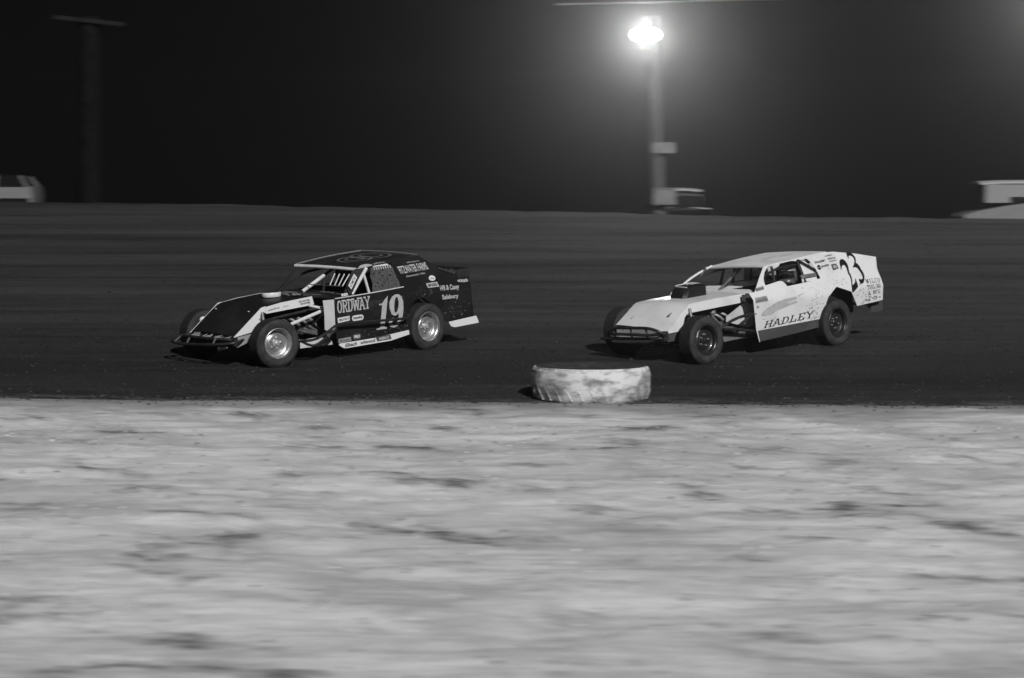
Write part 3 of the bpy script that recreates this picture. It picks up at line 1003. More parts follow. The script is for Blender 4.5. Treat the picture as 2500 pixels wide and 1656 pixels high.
def common_chassis(root, s):
    """Parts both cars have: frame, cage, floor, engine, axles, seat, steering wheel, right-hand bars."""
    fr = MB()
    for sg in (1, -1):
        fr.tube([(1.60, sg * .30, .30), (1.2, sg * .34, .24), (.6, sg * .42, .20), (-.9, sg * .46, .20), (-1.2, sg * .44, .30), (-1.5, sg * .42, .52), (-2.2, sg * .42, .50), (-2.35, sg * .42, .35)], .028, 8, 1)
        fr.tube([(1.45, sg * .30, .32), (1.15, sg * .34, .60), (.45, sg * .42, .66), (.02, sg * .50, .70)], .022, 8, 1)
        fr.tube([(1.15, sg * .34, .25), (1.15, sg * .34, .60)], .022)
        fr.tube([(-.9, sg * .46, .2), (-1.10, sg * .56, .5), (-1.15, sg * .60, .84)], .022)
    fr.tube([(1.6, -.3, .30), (1.6, .3, .30)], .025); fr.tube([(-2.35, -.42, .35), (-2.35, .42, .35)], .025)
    fr.build('frame', M['tube_black'], root)
    cg = MB()
    zt = s['cage_top']
    cg.tube([(-1.38, .60, .25), (-1.40, .60, .85), (-1.40, .53, zt), (-1.40, -.53, zt), (-1.40, -.60, .85), (-1.38, -.60, .25)], .022, 8, 1)
    for sg in (1, -1):
        if sg > 0: cg.tube([(-1.40, .53, zt), (-.42, .60, zt), (-.10, .67, .86), (-.05, .62, .60), (-.05, .60, .25)], .02, 8, 1)
        else: cg.tube([(-1.40, -.53, zt), (-.55, -.56, zt - .03), (-.22, -.57, zt - .11), (.20, -.53, .82), (.12, -.53, .25)], .02, 8, 1)
        cg.tube([(-1.40, sg * .5, zt - .02), (-2.0, sg * .44, .60)], .02)
        cg.tube([(-.03, sg * .64, .60), (-1.18, sg * .64, .55)], .02); cg.tube([(-.03, sg * .64, .42), (-1.18, sg * .64, .40)], .02)
    cg.tube([(-1.41, -.58, .62), (-1.41, .58, .62)], .02); cg.tube([(-1.42, -.5, zt - .03), (-1.39, .55, .35)], .02)
    cg.build('roll_cage', M['tube_black'], root)
    MB().box((-.3, 0, .185), (2.9, .95, .012)).box((-1.95, 0, .36), (.7, .84, .24)).build('floor_pan', M['dark'], root)
    MB().box((-1.75, .57, .52), (1.1, .01, .50)).box((-1.75, -.57, .52), (1.1, .01, .50)).build('inner_panel', M['dark'], root)
    MB().box((.06, 0, .50), (.012, .92, .62)).build('firewall', M['dark'], root)
    en = MB().box((.60, 0, .42), (.55, .34, .34)).box((.60, .15, .64), (.52, .12, .09), Matrix.Rotation(-.6, 3, 'X')).box((.60, -.15, .64), (.52, .12, .09), Matrix.Rotation(.6, 3, 'X'))
    en.box((.58, 0, .66), (.40, .16, .12)).lathe([(0, .03), (.09, .03), (.09, -.03), (0, -.03)], 20, Matrix.Translation((.92, 0, .44)) @ Matrix.Rotation(pi / 2, 4, 'Z')).box((.05, 0, .40), (.5, .22, .24))
    en.build('engine', M['engine'], root)
    MB().box((1.20, 0, .50), (.06, .62, .42)).build('radiator', M['dark'], root)
    for sg in (1, -1):
        hd = MB()
        for i in range(4):
            x = .80 - .14 * i
            hd.tube([(x, sg * .20, .56), (x - .03, sg * .30, .585), (x - .10, sg * .38, .54), (x - .20, sg * .41, .42), (.12, sg * .42, .29 + .012 * i)], .021, 8, 2)
        hd.tube([(.16, sg * .42, .30), (-.1, sg * .44, .25), (-.5, sg * .44, .22)], .045, 10)
        hd.build('exhaust_header', M['header'], root)
    fx, rx = s['fx'], s['rx']
    for sg in (1, -1):
        su = MB()
        for zz in (.26, .46):
            su.tube([(fx + .18, sg * .36, zz), (fx + .02, sg * .68, zz - .02)], .016); su.tube([(fx - .16, sg * .36, zz), (fx + .02, sg * .68, zz - .02)], .016)
        su.tube([(fx - .1, sg * .35, .36), (fx - .08, sg * .68, .33)], .012)
        su.box((fx, sg * .665, .36), (.07, .05, .26))
        su.build('front_suspension', M['tube_grey'], root)
    for sg in (1, -1):
        cs = MB().tube([(fx + .02, sg * .66, .28), (fx - .05, sg * .50, .74)], .022, 10)
        P = []
        for i in range(70):
            q = i / 69; a = 2 * pi * 7 * q
            cxx, cyy, czz = fx + .008 - .045 * q, sg * (.635 - .11 * q), .34 + .32 * q
            P.append((cxx + .048 * cos(a), cyy + .048 * sin(a), czz))
        cs.tube(P, .0075, 6)
        cs.build('coilover', M['header'], root)
    MB().tube([(rx, -.64, ground_local(s['mat'], rx, -.7) + .33), (rx, .64, ground_local(s['mat'], rx, .7) + .33)], .045, 10).lathe([(0, .14), (.10, .12), (.15, .03), (.15, -.03), (.10, -.12), (0, -.14)], 18, Matrix.Translation((rx, -.05, .31))).build('rear_axle', M['engine'], root)
    sy = s['seat_y']
    st = MB()
    rows = [[(-1.23 - .12 * (z - .22) - .05 * (1 - abs(v)), sy + v * (.23 if z < .9 else .17), z) for v in lin(-1, 1, 7)] for z in (.22, .50, .70, .88, .96, 1.12)]
    st.sheet(rows, .03)
    for sg in (1, -1):
        st.sheet([[(-1.23 - .12 * (z - .22), sy + sg * (.23 if z < .9 else .17), z), (-1.23 - .12 * (z - .22) + dx, sy + sg * (.25 if z < .9 else .19), z)] for z, dx in ((.22, .3), (.55, .16), (.72, .18), (.86, .12), (.93, .20), (1.02, .22), (1.10, .12))], .025)
    st.sheet([[(x, sy + v * .22, .225 + .04 * abs(v)) for v in lin(-1, 1, 5)] for x in (-1.25, -1.0, -.78)], .03)
    st.build('seat', M['dark'], root)
    sw = MB()
    wx = s['wheel_x']
    ring = [(wx - .16 * .35 * sin(a), sy + .16 * cos(a), .64 + .16 * .94 * sin(a)) for a in lin(0, 2 * pi, 25)[:-1]]
    sw.tube(ring, .014, 8, closed=True)
    for a in (0, 2.1, 4.2): sw.tube([(wx, sy, .64), (wx - .16 * .35 * sin(a), sy + .16 * cos(a), .64 + .16 * .94 * sin(a))], .009, 6)
    sw.tube([(wx, sy, .64), (-.1, sy - .05, .55)], .015)
    sw.build('steering_wheel', M['tube_black'], root)

# ================================================================== the dark car, number 19
def build_car19():
    mat = CAR19
    root = tag(empty('race_car', mat=mat), 'black dirt race car with white 19 on its door, ahead of the white one', 'race car', 'race cars on the dirt track')
    common_chassis(root, dict(mat=mat, cage_top=1.13, fx=1.27, rx=-1.49, seat_y=.30, wheel_x=-.745))
    def yf(x, z):
        y = .785 - .010 * max(0, (.45 - z) / .3)
        if z > .775: y = .785 - .042 * min(1, (z - .775) / .055)
        if z > .83: y = .743 - (z - .83) * .30
        if x < -1.16: y -= .03 * (-1.16 - x) / 1.27
        return y
    bp, wp = M['black_paint'], M['white19']
    # --- nose and hood
    MB().sheet(hood_sheet([(1.715, .475, .462), (1.58, .477, .557), (1.40, .48, .683), (1.24, .48, .786), (1.17, .482, .805), (1.08, .485, .813), (.90, .49, .832), (.60, .495, .848), (.32, .50, .858)], .012, crown=.022), .006).build('hood', M['hood_black'], root)
    nose_poly = [(1.735, .449), (1.226, .806), (1.149, .815), (1.14, .712), (1.20, .745), (1.235, .735), (1.25, .70), (1.257, .589), (1.30, .55), (1.36, .51), (1.372, .492)]
    strip_poly = [(1.155, .713), (1.165, .806), (.898, .839), (.336, .866), (.303, .747)]
    for sg in (1, -1):
        MB().plate(nose_poly, lambda x, z: (x, sg * .492, z + (.012 if sg < 0 else 0)), (0, 1, 0), .004).build('nose_side_panel', wp, root)
        MB().plate(strip_poly, lambda x, z: (x, sg * (.503), z + (.012 if sg < 0 else 0)), (0, 1, 0), .004).build('hood_side_panel', wp, root)
        MB().plate([(1.712, .442), (1.389, .470), (1.427, .37), (1.677, .303)], lambda x, z: (x, sg * .488, z), (0, 1, 0), .004).build('lower_nose_panel', M['alu'], root)
    MB().sheet([[(x, v * .47, z - .012 * v) for v in lin(-1, 1, 5)] for x, z in ((1.714, .458), (1.765, .405), (1.74, .37), (1.66, .30))], .004).build('nose_face', M['hood_black'], root)
    MB().box((1.35, 0, .30), (.7, .86, .006)).build('nose_underpan', M['dark'], root)
    for i, (a, b) in enumerate(((.02, .24), (.30, .52), (.58, .80), (.84, .97))):
        c = [(1.772, -.46, .415), (1.772, .44, .405), (1.70, .46, .466), (1.70, -.45, .478)]
        q = [bil(c, a, .08), bil(c, b, .08), bil(c, b, .95), bil(c, a, .95)]
        put_flat('nose_lettering', smudges(5, 40 + i, slant=.9), q, M['vinyl_lgrey'], root, off=.008, nrm=(.72, 0, .69))
    for x, y in ((1.33, -.40), (1.33, .34)):
        MB().lathe([(0, .012), (.016, .010), (.018, 0)], 12, Matrix.Translation((x, y, .752)) @ Matrix.Rotation(pi / 2, 4, 'X')).build('hood_pin', M['alu'], root)
    MB().lathe([(0, .014), (.030, .010), (.040, 0), (.040, -.03)], 18, Matrix.Translation((1.475, -.505, .615)) @ Matrix.Rotation(-.6, 4, 'Z') @ Matrix.Scale(1.35, 4, (1, 0, 0))).build('nose_bright_spot', M['vinyl_white'], root)  # white disc added as a bright spot on the far nose edge
    # air cleaner standing out of the hood
    RX_ = Matrix.Translation((.655, .0, .872)) @ Matrix.Rotation(pi / 2, 4, 'X')
    ac = MB().lathe([(.132, .0), (.138, .012), (.138, .056), (.132, .066)], 40, RX_).build('air_cleaner', M['tube_white'], root)
    MB().lathe([(.133, .066), (.10, .072), (.03, .074), (.022, .080), (0, .081)], 40, RX_).build('air_cleaner_lid', M['dark'], ac)
    MB().sheet([[(.48, v * .17, .868), (.30, v * .15, .905), (.20, v * .12, .872)] for v in lin(-1, 1, 5)], .004).build('hood_vent', M['grey_panel'], root)
    sticker(root, [(.50, .30, .865), (.36, .36, .862), (.26, .12, .885), (.40, .06, .887)], M['vinyl_black'], M['vinyl_lgrey'], geo=smudges(4, 3), off=.008, nrm=(0, 0, 1))
    # --- cowl and dash
    rows = [[(x, v * h, z + .02 * (1 - v * v)) for v in lin(-1, 1, 9)] for x, h, z in ((.325, .50, .852), (.135, .74, .825), (-.05, .738, .83), (-.24, .735, .838))]
    MB().sheet(rows, .005).build('cowl', M['hood_black'], root)
    MB().plate([(-.72, .60), (.72, .60), (.72, .835), (-.72, .835)], lambda y, z: (-.235, y, z), (1, 0, 0)).build('dash', M['dark'], root)
    for c in ([(-.10, .10), (-.05, .50), (-.16, .46), (-.20, .12)], [(.21, .30), (.17, .50), (.10, .46), (.12, .30)], [(-.02, .55), (-.03, .68), (-.10, .66), (-.09, .56)]):
        put_flat('cowl_sticker', smudges(6, int(c[0][1] * 100), slant=.1, hmin=.8), [(a, b, .852) for a, b in c], M['vinyl_grey'], root, off=.010, nrm=(0, 0, 1))
    sticker(root, [(-.005, .735, .838), (-.125, .735, .842), (-.12, .725, .875), (-.008, .725, .872)], M['vinyl_white'], M['vinyl_grey'], geo=smudges(4, 8))
    # --- windscreen bars and posts
    tubes('windshield_post', root, M['tube_black'], [[(.21, -.50, .865), (-.04, -.54, .985), (-.29, -.58, 1.178)]], .016, 1)
    tubes('centre_bar', root, M['tube_white'], [[(.015, -.1, .868), (-.404, -.1, 1.063)]], .026)
    tubes('centre_brace', root, M['tube_black'], [[(-.395, -.1, 1.058), (-.66, -.10, 1.175)], [(-.404, -.10, 1.06), (-.36, -.10, .80)]], .021)
    tubes('guard_rail', root, M['tube_grey'], [[(-.055, -.06, .967), (-.069, .69, .970)]], .0075)
    for a, b in (((-.072, .412, .971), (-.282, .276, 1.107)), ((-.069, .516, .969), (-.284, .381, 1.108)), ((-.076, .60, .974), (-.286, .485, 1.109)), ((-.074, .685, .972), (-.288, .59, 1.111))):
        tubes('guard_bar', root, M['tube_white'], [[a, b]], .0085)
    MB().plate([(-.159, .852), (-.150, .968), (-.312, 1.156), (-.40, 1.185), (-.53, 1.18), (-.231, .871)], lambda x, z: (x, yf(x, max(z, .83)) - .02, z), (0, 1, 0)).build('windshield_post', M['dark'], root)
    sticker(root, [(-.19, .725, .917), (-.342, .68, 1.068), (-.302, .665, 1.124), (-.15, .71, .973)], M['vinyl_white'], M['vinyl_black'], 'COMETIC', bold=.01, off=.012, pad=(.08, .2))
    tubes('window_post', root, M['tube_white'], [[(-.246, .67, .835), (-.56, .645, 1.175)]], .025)
    tubes('window_brace', root, M['tube_white'], [[(-.50, .655, 1.085), (-.565, .668, .83)]], .020)
    # --- roof
    rows = []
    for s_ in lin(0, 1, 9):
        row = []
        for v in lin(-1, 1, 11):
            x = (-.345 - .065 * v) * (1 - s_) + (-1.545 - .025 * v) * s_
            z = (1.184 - .012 * v) * (1 - s_) + (1.262 - .010 * v) * s_ + .014 * (1 - v * v) + .018 * sin(pi * s_)
            row.append((x, v * .605, z))
        rows.append(row)
    roof = MB().sheet(rows, .010).build('roof', M['roof_black'], root)
    def on_roof(u, v):   # u along, v across
        s_ = u
        x = (-.345 - .065 * v) * (1 - s_) + (-1.545 - .025 * v) * s_
        return (x, v * .605, (1.184 - .012 * v) * (1 - s_) + (1.262 - .010 * v) * s_ + .014 * (1 - v * v) + .018 * sin(pi * s_) + .009)
    rn = MB()  # pale rings painted as the oval glare on the roof
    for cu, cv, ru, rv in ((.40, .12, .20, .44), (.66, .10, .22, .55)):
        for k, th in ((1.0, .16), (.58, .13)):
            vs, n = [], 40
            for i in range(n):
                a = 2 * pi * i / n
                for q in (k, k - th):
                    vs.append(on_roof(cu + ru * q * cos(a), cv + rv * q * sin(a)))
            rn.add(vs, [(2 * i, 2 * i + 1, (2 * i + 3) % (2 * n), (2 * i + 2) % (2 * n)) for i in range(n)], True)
    rn.build('roof_glare_rings', M['roof_ring'], root, fix=False)
    MB().tube([on_roof(s_, -1) for s_ in lin(.02, 1, 8)] + [on_roof(1, v) for v in lin(-.8, .95, 7)], .006, 6).build('roof_edge_trim', M['vinyl_grey'], root)
    tubes('roof_bar', root, M['tube_white'], [[(-.282, -.605, 1.183), (-.345, 0, 1.186), (-.412, .600, 1.166)]], .025, 1, 10)
    MB().plate([(-.395, 1.160), (-.50, 1.215), (-.75, 1.236), (-1.06, 1.250), (-1.57, 1.252), (-1.03, 1.195), (-.66, 1.178), (-.55, 1.150)], lambda x, z: (x, .618, z), (0, 1, 0), .006).build('roof_rail', bp, root)
    put_flat('rail_sticker', ([(0, 0), (1, 0), (.85, .7), (.5, 1), (.2, .8)], [(0, 1, 2, 3, 4)], [0.] * 5), [(-.41, .618, 1.176), (-.70, .618, 1.196), (-.70, .618, 1.232), (-.41, .618, 1.232)], M['vinyl_lgrey'], root)
    put_flat('rail_lettering', smudges(9, 21, slant=.3), [(-.70, .618, 1.205), (-.93, .618, 1.213), (-.93, .618, 1.238), (-.70, .618, 1.230)], M['vinyl_grey'], root)
    # --- window net with strap
    r = random.Random(5)
    holes = []
    for i in range(7):
        for j in range(6):
            x, z = -.67 - .06 * i + r.uniform(-.012, .012), .90 + .045 * j + r.uniform(-.008, .008)
            if (i + j) % 2 == 0 and r.random() < .8 and (x > -1.04):
                h = r.uniform(.007, .012); holes.append([(x - h, z - h), (x - h, z + h), (x + h, z + h), (x + h, z - h)])
    ynet = lambda x, z: yf(x, max(z, .83)) - .022
    MB().plate([(-.661, 1.165), (-1.03, 1.175), (-1.105, 1.053), (-1.119, .844), (-.585, .823), (-.60, .88), (-.625, .96), (-.615, 1.05)], lambda x, z: (x, ynet(x, z), z), (0, 1, 0), .005, holes).build('window_net', M['net'], root)
    st = MB().plate([(-.688, 1.176), (-.995, 1.172), (-.965, 1.196), (-.725, 1.190)], lambda x, z: (x, ynet(x, z) + .008, z), (0, 1, 0), .004).build('net_strap', M['vinyl_white'], root)
    for i in range(8):
        x = -.70 - .042 * i
        MB().plate([(x, 1.170), (x - .018, 1.170), (x - .024, 1.132), (x - .008, 1.130)], lambda a, z: (a, ynet(a, z) + .008, z), (0, 1, 0), .004).build('strap_tab', M['vinyl_lgrey'], st)
    for a, b in (((-1.055, 1.165), (-1.085, 1.10)), ((-1.11, .985), (-1.135, .90))):
        MB().tube([(a[0], ynet(*a) + .01, a[1]), (b[0], ynet(*b) + .01, b[1])], .010, 6).build('net_clip', M['vinyl_lgrey'], root)
    # --- body sides
    dlo = pw([(.152, .200), (-.53, .192), (-1.16, .232)]); dhi = pw([(.152, .818), (-.54, .826), (-1.16, .847)])
    qlo = pw([(-1.162, .376), (-1.20, .498), (-1.245, .565), (-1.29, .615), (-1.378, .663), (-1.462, .66), (-1.54, .62), (-1.625, .565), (-1.70, .49), (-1.768, .408), (-1.84, .325), (-1.90, .264), (-1.95, .256), (-2.43, .285)])
    qhi = pw([(-1.16, .847), (-1.6, .868), (-2.2, .872), (-2.43, .852)])
    qx = sorted({-1.162, -1.18, -1.20, -1.245, -1.29, -1.33, -1.378, -1.42, -1.462, -1.54, -1.625, -1.70, -1.768, -1.84, -1.90, -1.95, -2.1, -2.25, -2.35, -2.43})
    xm = lambda x, z: x - (.10 * max(0, .55 - z) + 0.0) * max(0, (-2.1 - x) / .33)
    for sg in (1, -1):
        side_panel(MB(), lin(.150, -1.16, 15), dlo, dhi, yf, sg, 12, breaks=(.775, .83)).build('door_panel', bp, root)
        side_panel(MB(), qx[::-1], qlo, qhi, yf, sg, 10, xmap=xm, breaks=(.775, .83)).build('quarter_panel', bp, root)
        sail = [(-1.035, 1.19), (-1.05, 1.246), (-1.572, 1.25), (-1.70, 1.165), (-1.866, 1.06), (-2.268, .876), (-2.2, .866), (-1.6, .864), (-1.16, .843), (-1.125, .852), (-1.118, .89)]
        MB().plate(sail, lambda x, z: (x, sg * yf(x, max(z, .831)), z), (0, 1, 0)).build('sail_panel', bp, root)
        tubes('belt_highlight', root, M['vinyl_white'] if sg > 0 else bp, [[(x, sg * (yf(x, dhi(x)) + .002), dhi(x) + .003) for x in lin(.13, -1.15, 8)]], .0075, 0, 6)  # near side white: a painted highlight along the door's top edge
        MB().plate([(.140, .176), (.112, .194), (-.531, .196), (-1.164, .235), (-1.215, .178), (-.823, .123), (.012, .115), (.06, .125)], lambda x, z: (x, sg * .797, z), (0, 1, 0)).build('side_skirt', wp, root)
        MB().plate([(-1.949, .256), (-2.49, .286), (-2.520, .22), (-2.534, .178), (-2.063, .165), (-1.99, .19)], lambda x, z: (x, sg * .766, z), (0, 1, 0)).build('rear_skirt', wp, root)
        MB().plate([(.352, .822), (.150, .814), (.152, .40), (.20, .33), (.251, .376), (.344, .411), (.335, .60), (.339, .709)], lambda x, z: (x, sg * .758, z), (0, 1, 0)).build('door_return', M['white_spotted'], root)
        MB().plate([(.654, .177), (.065, .161), (.113, .273), (.30, .30), (.647, .287)], lambda x, z: (x, sg * .58, z), (0, 1, 0)).build('belly_pan', M['white_dirty'], root)
    # --- deck, tail, spoiler
    MB().sheet([[(x, v * .70, .866 + .01 * (1 - v * v)) for v in lin(-1, 1, 7)] for x in (-1.50, -1.9, -2.2, -2.44)], .004).build('rear_deck', bp, root)
    MB().sheet([[(-2.44 - .12 * max(0, .55 - z), v * .70, z) for v in lin(-1, 1, 5)] for z in (.86, .65, .45, .32)], .004).build('tail_panel', bp, root)
    sp = MB().sheet([[(-2.43 - .05 * (z - .86) / .12, v * .70, z) for v in lin(-1, 1, 7)] for z in (.868, .93, .985)], .004).build('spoiler', bp, root)
    put_flat('spoiler_lettering', smudges(9, 77, slant=.1), [(-2.425, .0, .885), (-2.425, .55, .885), (-2.458, .55, .965), (-2.458, .0, .965)], M['vinyl_dgrey'], sp, off=.008, nrm=(1, 0, .3))
    MB().plate([(-2.468, .99), (-2.445, .86), (-2.20, .872), (-2.20, .985)], lambda x, z: (x, .705, z), (0, 1, 0)).build('spoiler_end', M['dark'], sp)
    put_flat('deck_lettering', smudges(10, 78, slant=.1), [(-1.87, .69, 1.03), (-2.19, .70, .915), (-2.17, .70, .955), (-1.85, .69, 1.06)], M['vinyl_dgrey'], root, off=.006)
    tubes('rear_bumper', root, M['tube_black'], [[(-2.35, -.66, .42), (-2.56, -.60, .42), (-2.56, .60, .42), (-2.35, .66, .42)], [(-2.35, -.66, .30), (-2.56, -.60, .30), (-2.56, .60, .30), (-2.35, .66, .30)]], .02, 1)
    # --- lettering on the near side
    y2 = lambda x, z: yf(x, z)
    put_flat('door_lettering', slab('ORDWAY', .27, .15, .22, 1.06, widths={'W': 1.25, 'I': .6}), [(.128, 0, .615), (-.480, 0, .620), (-.480, 0, .796), (.128, 0, .790)], M['vinyl_lgrey'], root, y2)
    ONE = [(-.637, .666), (-.69, .664), (-.743, .715), (-.807, .764), (-.722, .331), (-.766, .317), (-.759, .298), (-.567, .303), (-.571, .32), (-.634, .325), (-.693, .644), (-.639, .644)]
    NINE = [(-.825, .592), (-.83, .667), (-.877, .738), (-.945, .768), (-1.011, .761), (-1.059, .724), (-1.087, .651), (-1.085, .55), (-1.065, .45), (-1.018, .367), (-.965, .316), (-.897, .298), (-.832, .315), (-.801, .348), (-.80, .392), (-.84, .432), (-.89, .439), (-.901, .406), (-.861, .385), (-.864, .353), (-.908, .335), (-.96, .373), (-.99, .446), (-.984, .498), (-.95, .47), (-.908, .468), (-.86, .493)]
    HOLE = [(-.956, .73), (-.985, .72), (-1.003, .647), (-.993, .585), (-.968, .525), (-.937, .504), (-.915, .525), (-.913, .594), (-.929, .681)]
    poly_on_side('number_decal', [ONE], M['vinyl_lgrey'], root, y2)
    poly_on_side('number_decal', [NINE, HOLE], M['vinyl_lgrey'], root, y2)
    S = lambda c: [(a, 0, b) for a, b in c]
    sticker(root, S([(.126, .481), (-.087, .493), (-.087, .56), (.132, .553)]), M['vinyl_white'], M['vinyl_dgrey'], 'FELPRO', y2, shear=.25, pad=(.08, .28))
    sticker(root, S([(-.13, .476), (-.341, .477), (-.341, .552), (-.13, .555)]), M['vinyl_white'], M['vinyl_black'], y2 and None, y2, geo=smudges(6, 11, slant=.1, hmin=.8), shape=pill_geo(.48, 6, 2.6), pad=(.12, .26))
    sticker(root, S([(-.128, .213), (-.285, .213), (-.285, .292), (-.128, .295)]), M['vinyl_dgrey'], M['vinyl_white'], 'PRO', y2, shape=pill_geo(.45, 6, 2.), pad=(.17, .24), bold=.05)
    sticker(root, S([(.128, .197), (-.103, .204), (-.099, .263), (.128, .257)]), M['vinyl_grey'], M['vinyl_dgrey'], None, y2, geo=smudges(7, 12, slant=.4))
    ysk = lambda x, z: .800
    put_flat('skirt_lettering', sans('Eibach', .03, .15), S([(.03, .130), (-.183, .136), (-.187, .185), (.03, .181)]), M['vinyl_dgrey'], root, ysk, .004)
    put_flat('skirt_lettering', sans('wilwood', .02), S([(-.249, .138), (-.519, .143), (-.522, .188), (-.246, .183)]), M['vinyl_black'], root, ysk, .004)
    sticker(root, S([(-.56, .142), (-.824, .147), (-.804, .210), (-.532, .206)]), M['vinyl_dgrey'], M['vinyl_lgrey'], 'AERO', ysk, off=.004, bold=.05, pad=(.14, .22))
    put_flat('sail_lettering', sans('FITZWATER FARMS', .022, -.0, .95), [(-1.165, 0, 1.030), (-1.706, 0, 1.040), (-1.664, 0, 1.150), (-1.113, 0, 1.138)], M['vinyl_lgrey'], root, y2)
    put_flat('sail_lettering', smudges(10, 9, slant=.3), [(-1.306, 0, 1.166), (-1.565, 0, 1.168), (-1.562, 0, 1.190), (-1.311, 0, 1.188)], M['vinyl_grey'], root, y2)
    put_flat('sail_lettering', sans('Continental, Ohio', .015, .3), [(-1.242, 0, .970), (-1.616, 0, .984), (-1.613, 0, 1.010), (-1.244, 0, 1.000)], M['vinyl_lgrey'], root, y2)
    sticker(root, [(-1.658, 0, .878), (-1.784, 0, .870), (-1.786, 0, .948), (-1.662, 0, .955)], M['vinyl_white'], M['vinyl_grey'], None, y2, geo=smudges(4, 14), shape=disc_geo(), pad=(.22, .3))
    sticker(root, [(-1.587, 0, .789), (-1.805, 0, .785), (-1.80, 0, .853), (-1.583, 0, .852)], M['vinyl_lgrey'], M['vinyl_dgrey'], None, y2, geo=smudges(5, 15, slant=.2, hmin=.8))
    put_flat('quarter_lettering', sans('Wil & Casey', .04), [(-1.805, 0, .700), (-2.185, 0, .688), (-2.186, 0, .785), (-1.79, 0, .800)], M['vinyl_lgrey'], root, y2)
    put_flat('quarter_lettering', sans('Salsbury', .04), [(-1.85, 0, .570), (-2.165, 0, .568), (-2.160, 0, .645), (-1.835, 0, .662)], M['vinyl_lgrey'], root, y2)
    put_flat('quarter_lettering', smudges(6, 53, slant=.1, hmin=.8), [(-2.195, 0, .798), (-2.39, 0, .790), (-2.39, 0, .838), (-2.19, 0, .842)], M['vinyl_lgrey'], root, y2)
    yh = lambda x, z: .505
    put_flat('hood_lettering', sans('QUARTER', .03), S([(.577, .800), (.375, .805), (.378, .832), (.580, .828)]), M['vinyl_dgrey'], root, yh, .004)
    put_flat('hood_lettering', sans('MASTER', .03), S([(.545, .768), (.365, .774), (.368, .798), (.548, .793)]), M['vinyl_dgrey'], root, yh, .004)
    put_flat('hood_lettering', smudges(6, 31, slant=.4), S([(1.123, .742), (.92, .762), (.925, .795), (1.125, .772)]), M['vinyl_dgrey'], root, yh, .004)
    put_flat('hood_lettering', smudges(6, 32, slant=.6, hmin=.6), S([(.86, .765), (.76, .770), (.76, .800), (.86, .795)]), M['vinyl_lgrey'], root, yh, .004)
    # --- bars in the engine bay
    tubes('engine_bay_bar', root, M['tube_white'], [[(.83, .62, .535), (.183, .62, .677)]], .024)
    tubes('engine_bay_brace', root, M['tube_white'], [[(.449, .58, .751), (.183, .62, .677), (.157, .62, .581)]], .018)
    for sg in (1, -1):
        nb = [[(.97, .80, .345), (.893, .88, .338), (.723, .88, .309), (.547, .88, .331), (.384, .88, .399), (.24, .895, .478), (.0, .90, .478), (-.413, .90, .45), (-1.072, .90, .418), (-1.11, .80, .41)],
              [(.90, .80, .335), (.862, .86, .325), (.696, .86, .237), (.586, .86, .230), (.405, .86, .313), (.228, .86, .404), (.16, .80, .43)]]
        if sg < 0: nb = [mirror(q) for q in nb]
        tubes('nerf_bar', root, M['tube_black'], nb, .019, 1)
    MB().lathe([(0, .035), (.03, .035), (.03, -.035), (0, -.035)], 12, Matrix.Translation((.385, .86, .35)) @ Matrix.Rotation(.8, 4, 'Y')).build('nerf_bar_clamp', M['tube_grey'], root)
    tubes('rear_shock', root, M['tube_white'], [[(-1.462, .70, .655), (-1.60, .70, .555)]], .012)
    # --- front bumper
    tubes('front_bumper', root, M['tube_black'], [
        [(1.50, -.46, .37), (1.66, -.68, .385), (1.90, -.70, .370), (1.985, -.56, .350), (1.985, -.26, .345), (1.985, .04, .358), (1.95, .38, .372), (1.82, .60, .388), (1.70, .58, .40), (1.55, .47, .40)],
        [(1.55, -.46, .435), (1.70, -.58, .430), (1.86, -.56, .425), (1.92, -.33, .448), (1.925, .0, .445), (1.91, .23, .443), (1.83, .50, .432), (1.74, .555, .425)]], .021, 2, 10)
    for a, b in (((1.885, -.455, .455), (1.955, -.555, .360)), ((1.91, -.224, .462), (1.972, -.26, .352)), ((1.90, .322, .458), (1.945, .300, .372))):
        tubes('bumper_upright', root, M['tube_grey'], [[a, b]], .013)
    MB().box((1.775, .57, .40), (.06, .075, .115)).build('bumper_mount', M['dark'], root)
    tubes('tow_stub', root, M['vinyl_lgrey'], [[(1.75, .17, .270), (1.75, .372, .312)]], [.026, .012])
    spatter(root, yf, [(-1.06, .40, .07, .12, 70, .009), (-.4, .28, .35, .04, 60, .009), (-1.5, .74, .15, .04, 40, .008), (-2.1, .40, .15, .07, 60, .010)], M['mud'], 8, (-2.40, .12, lambda x: (dlo(x) if x > -1.16 else qlo(x)) + .012))
    # --- wheels: turned a little into the slide
    wheel(root, mat, 1.272, .795, -9, 'silver'); wheel(root, mat, 1.265, -.795, -9, 'silver')
    wheel(root, mat, -1.49, .732, 2, 'silver'); wheel(root, mat, -1.49, -.732, 2, 'silver')
    driver(mat, 'helmeted driver sitting behind the window net of the black number 19 car', -1.155, .30)

